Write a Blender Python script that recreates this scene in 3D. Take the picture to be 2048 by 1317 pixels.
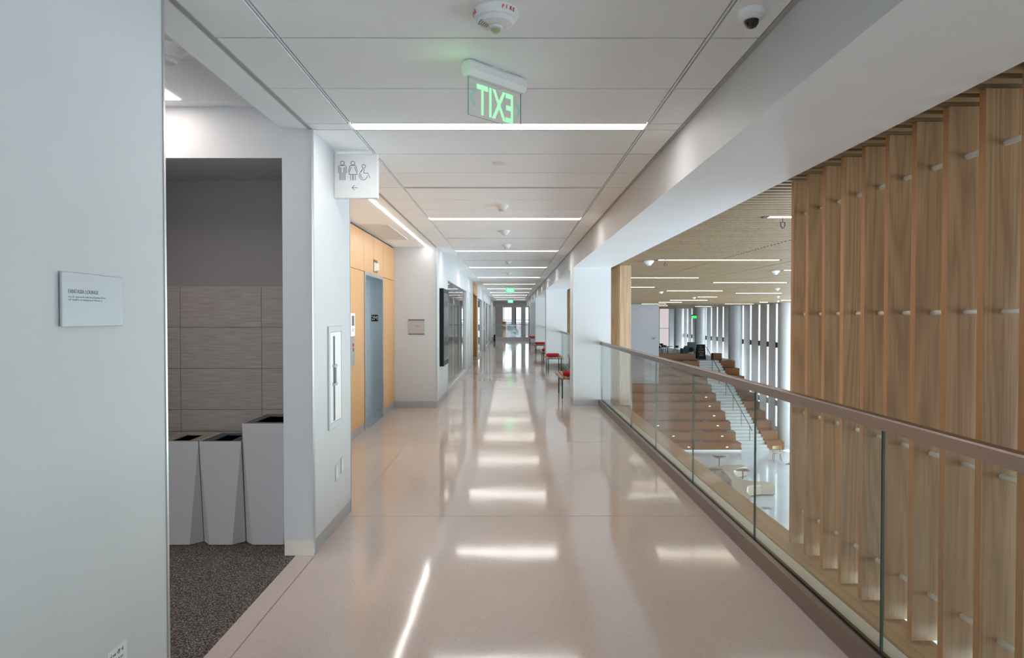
import bpy, bmesh, math, random
from mathutils import Vector, Matrix
random.seed(7)
S = bpy.context.scene
C = S.collection
for o in list(bpy.data.objects): bpy.data.objects.remove(o)
PI = math.pi

# ------------------------------------------------------------------ camera
H = 1.53          # eye height
ZC = 2.729        # corridor ceiling
F = 1290.0        # focal length in pixels of a 2048 wide frame
cam = bpy.data.cameras.new('camera'); cam.sensor_width = 36; cam.lens = F / 2048 * 36
cam.clip_start = .05; cam.clip_end = 400
co = bpy.data.objects.new('camera', cam); C.objects.link(co); S.camera = co
co.location = (0, 0, H)
co.rotation_euler = (PI / 2 - math.atan(22.5 / F), 0, -math.atan(1.5 / F))

# ------------------------------------------------------------------ view, world and daylight
S.view_settings.view_transform = 'Standard'; S.view_settings.look = 'None'
S.view_settings.gamma = 1; S.view_settings.use_curve_mapping = False
S.view_settings.exposure = 1.32
S.cycles.use_denoising = True
S.cycles.max_bounces = 8; S.cycles.diffuse_bounces = 5; S.cycles.glossy_bounces = 4
S.cycles.transmission_bounces = 6; S.cycles.transparent_max_bounces = 24
S.cycles.sample_clamp_indirect = 6; S.cycles.caustics_reflective = False; S.cycles.caustics_refractive = False
W = bpy.data.worlds.new('sky'); S.world = W; W.use_nodes = True
bg = W.node_tree.nodes['Background']; bg.inputs[0].default_value = (.80, .93, 1, 1); bg.inputs[1].default_value = 1.2

def area(name, loc, direction, sx, sy, power, col, spread=PI):
    l = bpy.data.lights.new(name, 'AREA'); l.shape = 'RECTANGLE'; l.size = sx; l.size_y = sy
    l.energy = power; l.color = col; l.spread = spread
    o = bpy.data.objects.new(name, l); C.objects.link(o); o.location = loc
    o.rotation_euler = Vector(direction).to_track_quat('-Z', 'Y').to_euler(); return o
# daylight through the long glazed side of the hall (near part) and the window behind the photographer
area('daylight_hall_side', (18.9, 17, -2.0), (-1, 0, 0), 44, 8.6, 2400, (.74, .90, 1))
area('daylight_hall_far', (19.6, 56, -2.0), (-1, 0, 0), 30, 8.6, 2600, (.80, .92, 1))
area('daylight_corridor_back', (0, -5.9, 1.45), (0, 1, 0), 2.3, 2.2, 10, (.66, .88, 1))
area('daylight_corridor_end', (.35, 53.5, 1.2), (0, -1, 0), 2.2, 2.6, 18, (.85, .95, 1))
area('fill_lounge_back', (-3.7, -5.8, 1.45), (0, 1, 0), 4.2, 2.3, 75, (.86, .94, 1))  # added cool fill for bins, alcove and pier; no window stands here
area('daylight_hall_back', (10, -9.4, -2.0), (0, 1, 0), 15, 8, 1100, (.68, .88, 1))

# ------------------------------------------------------------------ materials
def mat(name, col=(.8, .8, .8), rough=.5, metal=0, emit=0, ecol=None, spec=.5):
    m = bpy.data.materials.new(name); m.use_nodes = True
    b = m.node_tree.nodes['Principled BSDF']
    b.inputs['Base Color'].default_value = (*col, 1); b.inputs['Roughness'].default_value = rough
    b.inputs['Metallic'].default_value = metal; b.inputs['Specular IOR Level'].default_value = spec
    if emit:
        b.inputs['Emission Color'].default_value = (*(ecol or col), 1); b.inputs['Emission Strength'].default_value = emit
    return m
def nd(m, t, **kw):
    n = m.node_tree.nodes.new(t)
    for k, v in kw.items():
        if k.startswith('i_'): n.inputs[k[2:].replace('_', ' ')].default_value = v
        else: setattr(n, k, v)
    return n
def ln(m, a, b): m.node_tree.links.new(a, b)
def BS(m): return m.node_tree.nodes['Principled BSDF']
def coords(m, scale, rnd=False):
    tc = nd(m, 'ShaderNodeTexCoord'); mp = nd(m, 'ShaderNodeMapping'); mp.inputs['Scale'].default_value = scale
    ln(m, tc.outputs['Object'], mp.inputs['Vector'])
    if rnd:
        oi = nd(m, 'ShaderNodeObjectInfo'); mu = nd(m, 'ShaderNodeMath', operation='MULTIPLY'); mu.inputs[1].default_value = 37
        ln(m, oi.outputs['Random'], mu.inputs[0])
        ad = nd(m, 'ShaderNodeVectorMath', operation='ADD'); ln(m, mp.outputs[0], ad.inputs[0]); ln(m, mu.outputs[0], ad.inputs[1])
        return ad.outputs[0], oi.outputs['Random']
    return mp.outputs[0], None
def ramp(m, src, stops):
    r = nd(m, 'ShaderNodeValToRGB'); e = r.color_ramp.elements
    e[0].position = stops[0][0]; e[0].color = (*stops[0][1], 1); e[1].position = stops[-1][0]; e[1].color = (*stops[-1][1], 1)
    for p, c in stops[1:-1]:
        x = e.new(p); x.color = (*c, 1)
    ln(m, src, r.inputs[0]); return r.outputs[0]
def mix(m, f, a, b, mode='MIX'):
    x = nd(m, 'ShaderNodeMix', data_type='RGBA', blend_type=mode)
    for k, v in ((0, f), (6, a), (7, b)):
        if hasattr(v, 'is_linked'): ln(m, v, x.inputs[k])
        else: x.inputs[k].default_value = v if k == 0 else (*v, 1)
    return x.outputs[2]
def paint(name, col, rough=.55, var=.02):
    m = mat(name, col, rough); v, _ = coords(m, (1.3, 1.3, 1.3))
    n = nd(m, 'ShaderNodeTexNoise', i_Scale=1.5, i_Detail=3); ln(m, v, n.inputs[0])
    c = ramp(m, n.outputs[0], [(.3, tuple(x * (1 - var) for x in col)), (.7, tuple(min(1, x * (1 + var)) for x in col))])
    ln(m, c, BS(m).inputs['Base Color'])
    n2 = nd(m, 'ShaderNodeTexNoise', i_Scale=260, i_Detail=2); tc = nd(m, 'ShaderNodeTexCoord'); ln(m, tc.outputs['Object'], n2.inputs[0])
    bp = nd(m, 'ShaderNodeBump', i_Strength=.03, i_Distance=.002); ln(m, n2.outputs[0], bp.inputs['Height']); ln(m, bp.outputs[0], BS(m).inputs['Normal'])
    return m
def wood(name, light, dark, axis='z', rings=9, rough=.45, var=.12, sc=1.0):
    """grain along one axis; each object gets its own piece of the grain"""
    m = mat(name, light, rough)
    lo = .26 * sc; hi = 4.6 * sc
    s = {'x': (lo, hi, hi), 'y': (hi, lo, hi), 'z': (hi, hi, lo)}[axis]
    v, rnd = coords(m, s, True)
    n = nd(m, 'ShaderNodeTexNoise', i_Scale=1.0, i_Detail=2.5, i_Roughness=.45); ln(m, v, n.inputs[0])
    mu = nd(m, 'ShaderNodeMath', operation='MULTIPLY'); mu.inputs[1].default_value = rings; ln(m, n.outputs[0], mu.inputs[0])
    pp = nd(m, 'ShaderNodeMath', operation='PINGPONG'); pp.inputs[1].default_value = .5; ln(m, mu.outputs[0], pp.inputs[0])
    s2 = tuple(k * 62 if k > 1 else k * 9 for k in s); v2, _ = coords(m, s2, True)
    n2 = nd(m, 'ShaderNodeTexNoise', i_Scale=1.0, i_Detail=3); ln(m, v2, n2.inputs[0])
    mid = tuple((a + b) / 2 for a, b in zip(light, dark))
    c1 = ramp(m, pp.outputs[0], [(0, dark), (.16, mid), (.42, light)])
    c2 = ramp(m, n2.outputs[0], [(.32, (.70, .67, .62)), (.6, (1, 1, 1))])
    c = mix(m, .85, mix(m, .62, light, c1), c2, 'MULTIPLY')
    c3 = ramp(m, rnd, [(0, (1 - var, 1 - var * 1.1, 1 - var * 1.2)), (1, (1 + var * .4, 1 + var * .3, 1 + var * .2))])
    c = mix(m, 1.0, c, c3, 'MULTIPLY'); ln(m, c, BS(m).inputs['Base Color'])
    return m
def glassy(name, tint=(.86, .95, .91), ior=1.5, rough=0.0, boost=1.0):
    m = bpy.data.materials.new(name); m.use_nodes = True; nt = m.node_tree; nt.nodes.clear()
    o = nd(m, 'ShaderNodeOutputMaterial'); t = nd(m, 'ShaderNodeBsdfTransparent'); t.inputs[0].default_value = (*tint, 1)
    g = nd(m, 'ShaderNodeBsdfGlossy'); g.inputs['Roughness'].default_value = rough
    f = nd(m, 'ShaderNodeFresnel'); x = nd(m, 'ShaderNodeMixShader')
    gm = nd(m, 'ShaderNodeNewGeometry'); e = nd(m, 'ShaderNodeMath', operation='MULTIPLY_ADD'); e.inputs[1].default_value = -2; e.inputs[2].default_value = 1
    pw = nd(m, 'ShaderNodeMath', operation='POWER'); pw.inputs[0].default_value = ior
    ln(m, gm.outputs['Backfacing'], e.inputs[0]); ln(m, e.outputs[0], pw.inputs[1]); ln(m, pw.outputs[0], f.inputs[0])   # same index seen from either side of the sheet
    fac = f.outputs[0]
    if boost != 1.0:
        mm = nd(m, 'ShaderNodeMath', operation='MULTIPLY', use_clamp=True); mm.inputs[1].default_value = boost; ln(m, fac, mm.inputs[0]); fac = mm.outputs[0]
    ln(m, fac, x.inputs[0]); ln(m, t.outputs[0], x.inputs[1]); ln(m, g.outputs[0], x.inputs[2]); ln(m, x.outputs[0], o.inputs[0])
    return m
def emit(name, col, s):
    m = bpy.data.materials.new(name); m.use_nodes = True; nt = m.node_tree; nt.nodes.clear()
    o = nd(m, 'ShaderNodeOutputMaterial'); e = nd(m, 'ShaderNodeEmission'); e.inputs[0].default_value = (*col, 1); e.inputs[1].default_value = s
    ln(m, e.outputs[0], o.inputs[0]); return m
def metal(name, col, rough, axis=None, band=0):
    m = mat(name, col, rough, 1)
    if axis:
        s = {'z': (60, 60, .8), 'x': (.8, 60, 60), 'y': (60, .8, 60)}[axis]; v, _ = coords(m, s)
        n = nd(m, 'ShaderNodeTexNoise', i_Scale=3, i_Detail=3); ln(m, v, n.inputs[0])
        r = nd(m, 'ShaderNodeMapRange'); r.inputs[3].default_value = rough * .75; r.inputs[4].default_value = rough * 1.3
        ln(m, n.outputs[0], r.inputs[0]); ln(m, r.outputs[0], BS(m).inputs['Roughness'])
    return m

M = {}
M['wall'] = paint('wall_white', (.54, .55, .56))
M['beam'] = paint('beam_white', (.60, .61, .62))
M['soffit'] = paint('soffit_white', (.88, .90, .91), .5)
M['tile'] = paint('ceiling_tile_white', (.93, .95, .96), .7)
M['groove'] = mat('ceiling_groove', (.05, .05, .05), .8)
M['trim'] = metal('satin_aluminium', (.52, .53, .54), .35)
M['base'] = mat('grey_metal_base', (.42, .42, .44), .35, .5)
M['rail'] = metal('bronze_anodised', (.36, .30, .28), .33, 'y')
M['shoe'] = metal('bronze_shoe', (.30, .245, .22), .42, 'y')
M['gasket'] = mat('black_gasket', (.03, .025, .02), .6)
M['ledge'] = paint('cream_ledge', (.86, .86, .79), .5)
M['alcove_grey'] = paint('taupe_grey_paint', (.20, .178, .172), .6)
M['white'] = mat('white_plastic', (.80, .80, .80), .4)
M['black'] = mat('black_plastic', (.006, .006, .007), .4, 0, 0, None, .2)
M['red'] = mat('red_letter', (.6, .01, .02), .5)
M['steel'] = metal('stainless_steel', (.56, .62, .66), .3, 'x')
M['steel_l'] = metal('stainless_frame', (.62, .63, .65), .3)
M['bin'] = paint('bin_white', (.41, .405, .41), .5)
M['glass'] = glassy('rail_glass', (.955, .982, .962), 1.5)
M['pane'] = glassy('window_glass', (.95, .975, .97), 1.5, 0, 1.0)
M['gedge'] = mat('glass_edge_green', (.06, .14, .125), .08, 0, 0, None, 1)
M['gtip'] = mat('glass_tip_pale', (.45, .62, .58), .08, 0, 0, None, 1)
M['fin'] = wood('fin_oak', (.55, .365, .205), (.34, .20, .10), 'z', 14)
M['finedge'] = wood('fin_oak_edge', (.58, .285, .11), (.48, .22, .08), 'z', 4)
M['sill'] = wood('sill_oak', (.58, .41, .25), (.45, .29, .16), 'y', 6)
M['slat'] = wood('slat_oak', (.31, .21, .105), (.23, .15, .07), 'x', 5, .5, .05)
M['tier'] = wood('tier_oak', (.21, .085, .027), (.14, .054, .017), 'x', 7, .42, .04, 1.0)
M['eleven'] = wood('lobby_maple', (.66, .375, .165), (.60, .325, .135), 'z', 3, .38, .03)
BS(M['tier']).inputs['Specular IOR Level'].default_value = .2
M['bench'] = wood('bench_oak', (.45, .30, .20), (.33, .2, .12), 'y', 3, .45, .03)
M['cush_red'] = mat('red_fabric', (.42, .01, .02), .85)
M['mat_teal'] = mat('teal_felt', (.13, .19, .20), .95)
M['mat_red'] = mat('maroon_felt', (.20, .055, .05), .95)
M['dk'] = mat('dark_metal', (.03, .03, .035), .4, .3)
M['strip'] = emit('warm_strip', (1, .95, .91), 11.5)
M['strip_h'] = emit('hall_strip', (1, .80, .66), 9)
M['panel'] = emit('lounge_panel', (1, .88, .82), 4.2)
M['green'] = emit('exit_green', (.10, 1, .30), 1.0)
M['green_pale'] = emit('exit_green_pale', (.42, .95, .56), .42)
M['green_b'] = emit('exit_green_bright', (.03, .62, .08), 1.0)
M['arrow'] = mat('arrow_teal', (.35, .80, .68), .4)
M['ink'] = mat('grey_ink', (.14, .15, .18), .6)
M['sofa'] = paint('beige_vinyl', (.33, .265, .205), .5)
M['ht'] = mat('table_brown', (.12, .09, .08), .4)
M['stair'] = paint('white_stone', (.46, .47, .475), .45)
M['col'] = paint('column_white', (.62, .63, .64), .45)
M['facade'] = paint('facade_grey', (.80, .78, .78), .6)
M['backing'] = mat('dark_backing', (.012, .010, .008), .9)

# terrazzo
def terrazzo(name, base, rough, jx, jy):
    m = mat(name, base, rough); tc = nd(m, 'ShaderNodeTexCoord')
    n = nd(m, 'ShaderNodeTexNoise', i_Scale=.55, i_Detail=4); ln(m, tc.outputs['Object'], n.inputs[0])
    c = ramp(m, n.outputs[0], [(.3, tuple(x * .93 for x in base)), (.7, tuple(x * 1.05 for x in base))])
    v = nd(m, 'ShaderNodeTexVoronoi', i_Scale=150); ln(m, tc.outputs['Object'], v.inputs[0])
    sp = ramp(m, v.outputs['Color'], [(.0, (.72, .70, .68)), (.25, (.95, .95, .95)), (.8, (1, 1, 1)), (1, (1.15, 1.15, 1.15))])
    c = mix(m, .55, c, sp, 'MULTIPLY')
    v2 = nd(m, 'ShaderNodeTexVoronoi', i_Scale=5.5); ln(m, tc.outputs['Object'], v2.inputs[0])
    sk = ramp(m, v2.outputs['Distance'], [(.012, (.12, .10, .09)), (.03, (1, 1, 1))])
    c = mix(m, .5, c, sk, 'MULTIPLY')
    ln(m, c, BS(m).inputs['Base Color']); BS(m).inputs['Specular IOR Level'].default_value = .30
    r = nd(m, 'ShaderNodeMapRange'); r.inputs[1].default_value = .3; r.inputs[2].default_value = .7
    r.inputs[3].default_value = rough * .75; r.inputs[4].default_value = rough * 1.25
    ln(m, n.outputs[0], r.inputs[0]); ln(m, r.outputs[0], BS(m).inputs['Roughness'])
    n3 = nd(m, 'ShaderNodeTexNoise', i_Scale=1.6, i_Detail=2); ln(m, tc.outputs['Object'], n3.inputs[0])
    bp = nd(m, 'ShaderNodeBump', i_Strength=.16, i_Distance=.012); ln(m, n3.outputs[0], bp.inputs['Height']); ln(m, bp.outputs[0], BS(m).inputs['Normal'])
    return m
M['terrazzo'] = terrazzo('terrazzo_beige', (.54, .462, .415), .085, 0, 0)
M['hallfloor'] = terrazzo('terrazzo_white', (.43, .445, .485), .10, 0, 0)
M['joint'] = mat('floor_joint', (.25, .20, .17), .4)
def carpet():
    m = mat('carpet_brown', (.06, .05, .045), .95); tc = nd(m, 'ShaderNodeTexCoord')
    v = nd(m, 'ShaderNodeTexNoise', i_Scale=130, i_Detail=3); ln(m, tc.outputs['Object'], v.inputs[0])
    c = ramp(m, v.outputs[0], [(.38, (.018, .015, .014)), (.52, (.085, .068, .06)), (.64, (.30, .25, .22))])
    ln(m, c, BS(m).inputs['Base Color'])
    bp = nd(m, 'ShaderNodeBump', i_Strength=.8, i_Distance=.01); ln(m, v.outputs[0], bp.inputs['Height']); ln(m, bp.outputs[0], BS(m).inputs['Normal'])
    return m
M['carpet'] = carpet()
def stone_tile():
    m = mat('alcove_tile', (.30, .25, .22), .55)
    tc = nd(m, 'ShaderNodeTexCoord'); mp = nd(m, 'ShaderNodeMapping'); mp.inputs['Rotation'].default_value = (PI / 2, 0, 0)
    ln(m, tc.outputs['Object'], mp.inputs[0])
    v, _ = coords(m, (4, 4, 60)); n = nd(m, 'ShaderNodeTexNoise', i_Scale=1.6, i_Detail=4); ln(m, v, n.inputs[0])
    c = ramp(m, n.outputs[0], [(.35, (.225, .19, .17)), (.65, (.30, .255, .228))])
    ln(m, c, BS(m).inputs['Base Color'])
    bp = nd(m, 'ShaderNodeBump', i_Strength=.4, i_Distance=.004); ln(m, n.outputs[0], bp.inputs['Height']); ln(m, bp.outputs[0], BS(m).inputs['Normal'])
    return m
M['stone'] = stone_tile()
M['grout'] = mat('grout', (.25, .205, .165), .8)

# ------------------------------------------------------------------ mesh helpers
OFF = {}
class MB:
    def __init__(s): s.v = []; s.f = []; s.m = []; s.sm = []
    def add(s, vs, fs, m=0, smooth=False):
        b = len(s.v); s.v += [tuple(p) for p in vs]
        for f in fs: s.f.append([b + i for i in f]); s.m.append(m); s.sm.append(smooth)
        return s
    def box(s, x0, x1, y0, y1, z0, z1, m=0, mx=None, my=None, mz=None):
        if x0 > x1: x0, x1 = x1, x0
        if y0 > y1: y0, y1 = y1, y0
        if z0 > z1: z0, z1 = z1, z0
        vs = [(x0, y0, z0), (x1, y0, z0), (x1, y1, z0), (x0, y1, z0), (x0, y0, z1), (x1, y0, z1), (x1, y1, z1), (x0, y1, z1)]
        b = len(s.v); s.v += vs
        for f, mm in (((0, 3, 2, 1), mz), ((4, 5, 6, 7), mz), ((0, 1, 5, 4), my), ((2, 3, 7, 6), my), ((1, 2, 6, 5), mx), ((0, 4, 7, 3), mx)):
            s.f.append([b + i for i in f]); s.m.append(m if mm is None else mm); s.sm.append(False)
        return s
    def cyl(s, p0, p1, r, n=12, m=0, r1=None, caps=True):
        p0 = Vector(p0); p1 = Vector(p1); d = (p1 - p0).normalized()
        a = d.orthogonal().normalized(); b = d.cross(a); r1 = r if r1 is None else r1
        vs = [p0 + (a * math.cos(t) + b * math.sin(t)) * r for t in [2 * PI * i / n for i in range(n)]]
        vs += [p1 + (a * math.cos(t) + b * math.sin(t)) * r1 for t in [2 * PI * i / n for i in range(n)]]
        s.add(vs, [(i, (i + 1) % n, n + (i + 1) % n, n + i) for i in range(n)], m, True)
        if caps:
            s.add(vs[:n], [list(range(n))[::-1]], m); s.add(vs[n:], [list(range(n))], m)
        return s
    def tube(s, pts, r, n=8, m=0):
        for a, b in zip(pts, pts[1:]): s.cyl(a, b, r, n, m)
        return s
    def lathe(s, c, prof, n=40, m=0, ms=None):
        """prof: list of (radius, z offset), around a vertical axis"""
        rows = []
        for r, z in prof: rows.append([(c[0] + r * math.cos(2 * PI * i / n), c[1] + r * math.sin(2 * PI * i / n), c[2] + z) for i in range(n)])
        for k in range(len(rows) - 1):
            s.add(rows[k] + rows[k + 1], [(i, (i + 1) % n, n + (i + 1) % n, n + i) for i in range(n)], ms[k] if ms else m, True)
        s.add(rows[0], [list(range(n))], ms[0] if ms else m); s.add(rows[-1], [list(range(n))], ms[-1] if ms else m); return s
    def prism(s, pts, z0, z1, m=0, ms=None):
        n = len(pts); vs = [(x, y, z0) for x, y in pts] + [(x, y, z1) for x, y in pts]
        s.add(vs, [(i, (i + 1) % n, n + (i + 1) % n, n + i) for i in range(n)], m if ms is None else ms)
        s.add(vs[:n], [list(range(n))[::-1]], m); s.add(vs[n:], [list(range(n))], m); return s
    def loft(s, rings, m=0, cap=True, smooth=False):
        n = len(rings[0])
        for a, b in zip(rings, rings[1:]):
            s.add(list(a) + list(b), [(i, (i + 1) % n, n + (i + 1) % n, n + i) for i in range(n)], m, smooth)
        if cap: s.add(rings[0], [list(range(n))[::-1]], m); s.add(rings[-1], [list(range(n))], m)
        return s
    def plate(s, o, ux, uy, un, pts, th, m=0):
        """flat outline pts (u,v) on the plane o + u*ux + v*uy with thickness th along un"""
        o = Vector(o); ux = Vector(ux); uy = Vector(uy); un = Vector(un); n = len(pts)
        a = [o + ux * u + uy * v for u, v in pts]; b = [p + un * th for p in a]
        s.add(a + b, [(i, (i + 1) % n, n + (i + 1) % n, n + i) for i in range(n)], m)
        s.add(a, [list(range(n))[::-1]], m); s.add(b, [list(range(n))], m); return s
    def stroke(s, o, ux, uy, un, pts, w, th, m=0):
        for (a, b), (c, d) in zip(pts, pts[1:]):
            dx, dy = c - a, d - b; L = math.hypot(dx, dy)
            if L < 1e-6: continue
            px, py = -dy / L * w / 2, dx / L * w / 2; ex, ey = dx / L * w * .3, dy / L * w * .3
            s.plate(o, ux, uy, un, [(a + px - ex, b + py - ey), (a - px - ex, b - py - ey), (c - px + ex, d - py + ey), (c + px + ex, d + py + ey)], th, m)
        return s
    def text(s, string, o, ux, uy, un, size, th=.0008, m=0, align='LEFT', sx=1.0, bold=0):
        cu = bpy.data.curves.new('t', 'FONT'); cu.body = string; cu.size = size; cu.align_x = align; cu.resolution_u = 3
        cu.extrude = th / 2; cu.offset = bold
        ob = bpy.data.objects.new('t', cu); C.objects.link(ob)
        dg = bpy.context.evaluated_depsgraph_get(); me = bpy.data.meshes.new_from_object(ob.evaluated_get(dg))
        o = Vector(o); ux = Vector(ux); uy = Vector(uy); un = Vector(un)
        s.add([o + ux * v.co.x * sx + uy * v.co.y + un * (v.co.z + th / 2) for v in me.vertices], [list(p.vertices) for p in me.polygons], m)
        bpy.data.objects.remove(ob); bpy.data.meshes.remove(me); bpy.data.curves.remove(cu); return s
    def build(s, name, mats, parent=None, bevel=0, origin=None):
        if not isinstance(mats, (list, tuple)): mats = [mats]
        xs = [p[0] for p in s.v]; ys = [p[1] for p in s.v]; zs = [p[2] for p in s.v]
        if parent is not None: off = OFF[parent.name]
        else: off = Vector(origin) if origin else Vector(((min(xs) + max(xs)) / 2, (min(ys) + max(ys)) / 2, min(zs)))
        me = bpy.data.meshes.new(name); me.from_pydata([Vector(p) - off for p in s.v], [], s.f)
        for mm in mats: me.materials.append(mm)
        me.polygons.foreach_set('material_index', s.m); me.polygons.foreach_set('use_smooth', s.sm); me.update()
        bm = bmesh.new(); bm.from_mesh(me); bmesh.ops.recalc_face_normals(bm, faces=bm.faces); bm.to_mesh(me); bm.free()
        o = bpy.data.objects.new(name, me); C.objects.link(o)
        if parent is not None: o.parent = parent
        else: o.location = off
        OFF[o.name] = off
        if bevel:
            b = o.modifiers.new('bevel', 'BEVEL'); b.width = bevel; b.segments = 2; b.limit_method = 'ANGLE'
        return o
def B(*a, **k): return MB().box(*a, **k)
def struct(o): o['kind'] = 'structure'; return o
def tag(o, label, cat, group=None):
    o['label'] = label; o['category'] = cat
    if group: o['group'] = group
    return o
def empty(name, loc, label, cat, group=None):
    o = bpy.data.objects.new(name, None); C.objects.link(o); o.location = loc; o.empty_display_size = .1
    OFF[o.name] = Vector(loc); return tag(o, label, cat, group)
def copy_tree(o, loc, label=None, group=None, rz=None):
    r = o.copy(); C.objects.link(r); r.location = loc
    if rz is not None: r.rotation_euler = (0, 0, rz)
    if label: r['label'] = label
    if group: r['group'] = group
    def rec(a, b):
        for ch in [c for c in a.children]:
            c = ch.copy(); C.objects.link(c); c.parent = b; rec(ch, c)
    rec(o, r); return r

# plan numbers of the corridor
XL = -1.263; XS = -1.458; XR = 1.085; XT0, XT1 = 1.058, 1.094
XJL, XJR = -1.000, .845
YW0, YW1 = 4.12, 5.06     # short white wall pier
YE = 10.96                # far end of the lift lobby
XE = -1.98                # lift wall
YEND = 46.0
YB = -6.0
PER = 3.787; LY0 = 4.07

# ------------------------------------------------------------------ floor
b = MB()
b.box(XL, 1.69, YB, 43.2, -.25, 0)
b.box(XS + .073, XL, YB, YW0, -.25, 0)           # strip in front of the carpet
b.box(XE - .26, XL, YW1, YE + .05, -.25, 0)
b.box(-2.6, XL, YE, 43.2, -.25, -.0005)
b.box(XS + .073, XL, YW0, YW1, -.25, 0)
struct(b.build('floor', M['terrazzo'], origin=(0, 0, 0)))
b = MB()
for y in (1.98, 4.95, 7.9, 10.86, 13.8, 16.8, 19.7, 22.7, 25.6, 28.6, 31.5, 34.5, 37.4):
    b.box(XE if YW1 < y < YE else XL + .002, 1.515, y - .0035, y + .0035, -.001, .0006)
b.box(XL - .003, XL + .003, YB, YW0 - .02, -.001, .0006)
b.box(XL - .0015, XL + .0015, YW1 + .02, YE, -.001, .0006)
struct(b.build('trim_1', M['joint'], origin=(0, 0, 0)))
struct(B(-6, XS + .073, YB, YW0, -.25, -.002).box(-2.75, XS, YW0, 4.8, -.25, -.002).build('floor_carpet', M['carpet'], origin=(0, 0, 0)))
o = bpy.data.objects['floor_carpet']; o.name = 'floor_lounge'

# ------------------------------------------------------------------ ceiling tiles
lights_y = [LY0 + PER * k for k in range(-2, 11)]
b = MB(); g = .007
ys = []
for ly in lights_y:
    y = ly + .065
    for k in range(6): ys.append((y + k * .6095, y + (k + 1) * .6095))
slot_rows = set()
for (y0, y1) in ys:
    if y1 > YEND or y0 < YB: continue
    for (x0, x1) in ((XL + .0, XJL), (XJL, XJR), (XJR, XT0)):
        gg = .0125 if (x0, x1) == (XJL, XJR) else .0125
        b.box(x0 + (gg if x0 != XL else 0), x1 - (gg if x1 != XT0 else 0), y0 + g, y1 - g, ZC, ZC + .02)
for ly in lights_y:      # narrow filler pieces beside each light
    for (x0, x1) in ((XL, XJL - .006), (XJR + .006, XT0)): b.box(x0, x1, ly - .065 + g, ly + .065 - g, ZC, ZC + .02)
b.box(XL, XT1, YB, YEND, ZC + .022, ZC + .10, 1)
for x in (XJL, XJR): b.box(x - .004, x + .004, YB, YEND, ZC + .002, ZC + .022, 0)
# plain soffit beside the lounge and over the lift lobby
b.box(XS, XL - .028, YB, YW0, ZC, ZC + .15)
b.box(XE - .3, XL - .028, YW1, YE, ZC, ZC + .10)
b.box(XL - .3, XL, YE, YEND, ZC - .0, ZC + .1)

struct(b.build('ceiling', [M['tile'], M['groove']], origin=(0, 0, 0)))
b = MB(); b.box(XT0 + .003, XT1 - .010, YB, YEND, ZC - .002, ZC + .018); b.box(XL - .026, XL - .003, YB, YE, ZC - .002, ZC + .018)
struct(b.build('trim_2', mat('trim_grey', (.42, .42, .42), .5), origin=(0, 0, 0)))
# corridor strip lights
NM = ['nearest full-width ceiling strip light, bright line right behind the hanging exit sign']
t = empty('strip_light', ((XJL + XJR) / 2, LY0, ZC), NM[0], 'ceiling light', 'corridor strip lights')
x0, x1 = XJL + .012, XJR - .012
MB().box(x0, x1, LY0 - .058, LY0 + .058, ZC + .006, ZC + .016).build('diffuser', M['strip'], t)
fr = MB(); fr.box(x0 - .004, x1 + .004, LY0 - .063, LY0 - .058, ZC + .0, ZC + .018); fr.box(x0 - .004, x1 + .004, LY0 + .058, LY0 + .063, ZC, ZC + .018)
fr.build('frame', M['trim'], t)
words_ = ['second', 'third', 'fourth', 'fifth', 'sixth', 'seventh', 'eighth', 'ninth', 'tenth', 'eleventh']
for k in range(1, 11):
    copy_tree(t, ((XJL + XJR) / 2, LY0 + PER * k, ZC), 'white ceiling strip light across the corridor, %s one counted away from the near exit sign' % words_[k - 1])
copy_tree(t, ((XJL + XJR) / 2, LY0 - PER * 2, ZC), 'ceiling strip light across the corridor well behind the photographer')
B(x0, x1, LY0 - PER - .058, LY0 - PER + .058, ZC + .006, ZC + .016).build('trim_9', M['white'])['kind'] = 'structure'
# slot diffusers
for k, nm in enumerate(('dark linear air slot in the ceiling between first and second strip lights', 'dark linear air slot in the ceiling between second and third strip lights', 'dark linear air slot in the ceiling between third and fourth strip lights')):
    y = 5.965 + PER * k
    t = empty('air_slot', (-.08, y, ZC), nm, 'air vent', 'linear air slots')
    MB().box(XJL + .02, XJR - .02, y - .014, y + .014, ZC - .001, ZC + .006).build('slot', M['gasket'], t)
    MB().box(XJL + .02, XJR - .02, y - .030, y - .016, ZC - .004, ZC + .006).box(XJL + .02, XJR - .02, y - .003, y + .002, ZC - .002, ZC + .004).build('frame', M['trim'], t)

# ------------------------------------------------------------------ walls on the left
b = MB(); b.box(XL - .12, XL, YB, 2.354, -.02, ZC)
struct(b.build('wall_left', M['wall'], origin=(XL, 0, 0)))
struct(B(XL - .125, XL + .004, 2.350, 2.362, 0, ZC).build('trim_3', M['trim']))
# pier between lounge and lobby with the alcove wall
b = MB()
b.box(XS, XL, YW0, YW1, .1, ZC)
b.box(XS, XL, YW0 + .002, YW1, ZC + .1, 2.9); b.box(XS, XL - .03, YW0 + .002, YW1, ZC, 2.9)
b.box(-6, XS, YW0, YW0 + .12, 2.546, 2.9)
b.box(-6, -2.75, YW0, YW0 + .12, -.02, 2.546)
b.box(-2.75, XS, YW0 + .12, 4.92, 2.546, 2.66)
b.box(XE - .26, XS, 4.92, YW1, -.02, ZC)
struct(b.build('wall_alcove', M['wall'], origin=(XS, YW0, 0)))
bpy.data.objects['wall_alcove'].name = 'wall_pier'
struct(B(XS + .002, XL - .006, YW0 + .001, YW1 - .001, 0, .1).build('baseboard_pier', mat('cream_base', (.66, .63, .55), .5)))
struct(B(XL - .012, XL - .004, YW0 + .02, YW1 - .004, 0, .1).build('baseboard_left', M['base']))
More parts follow.
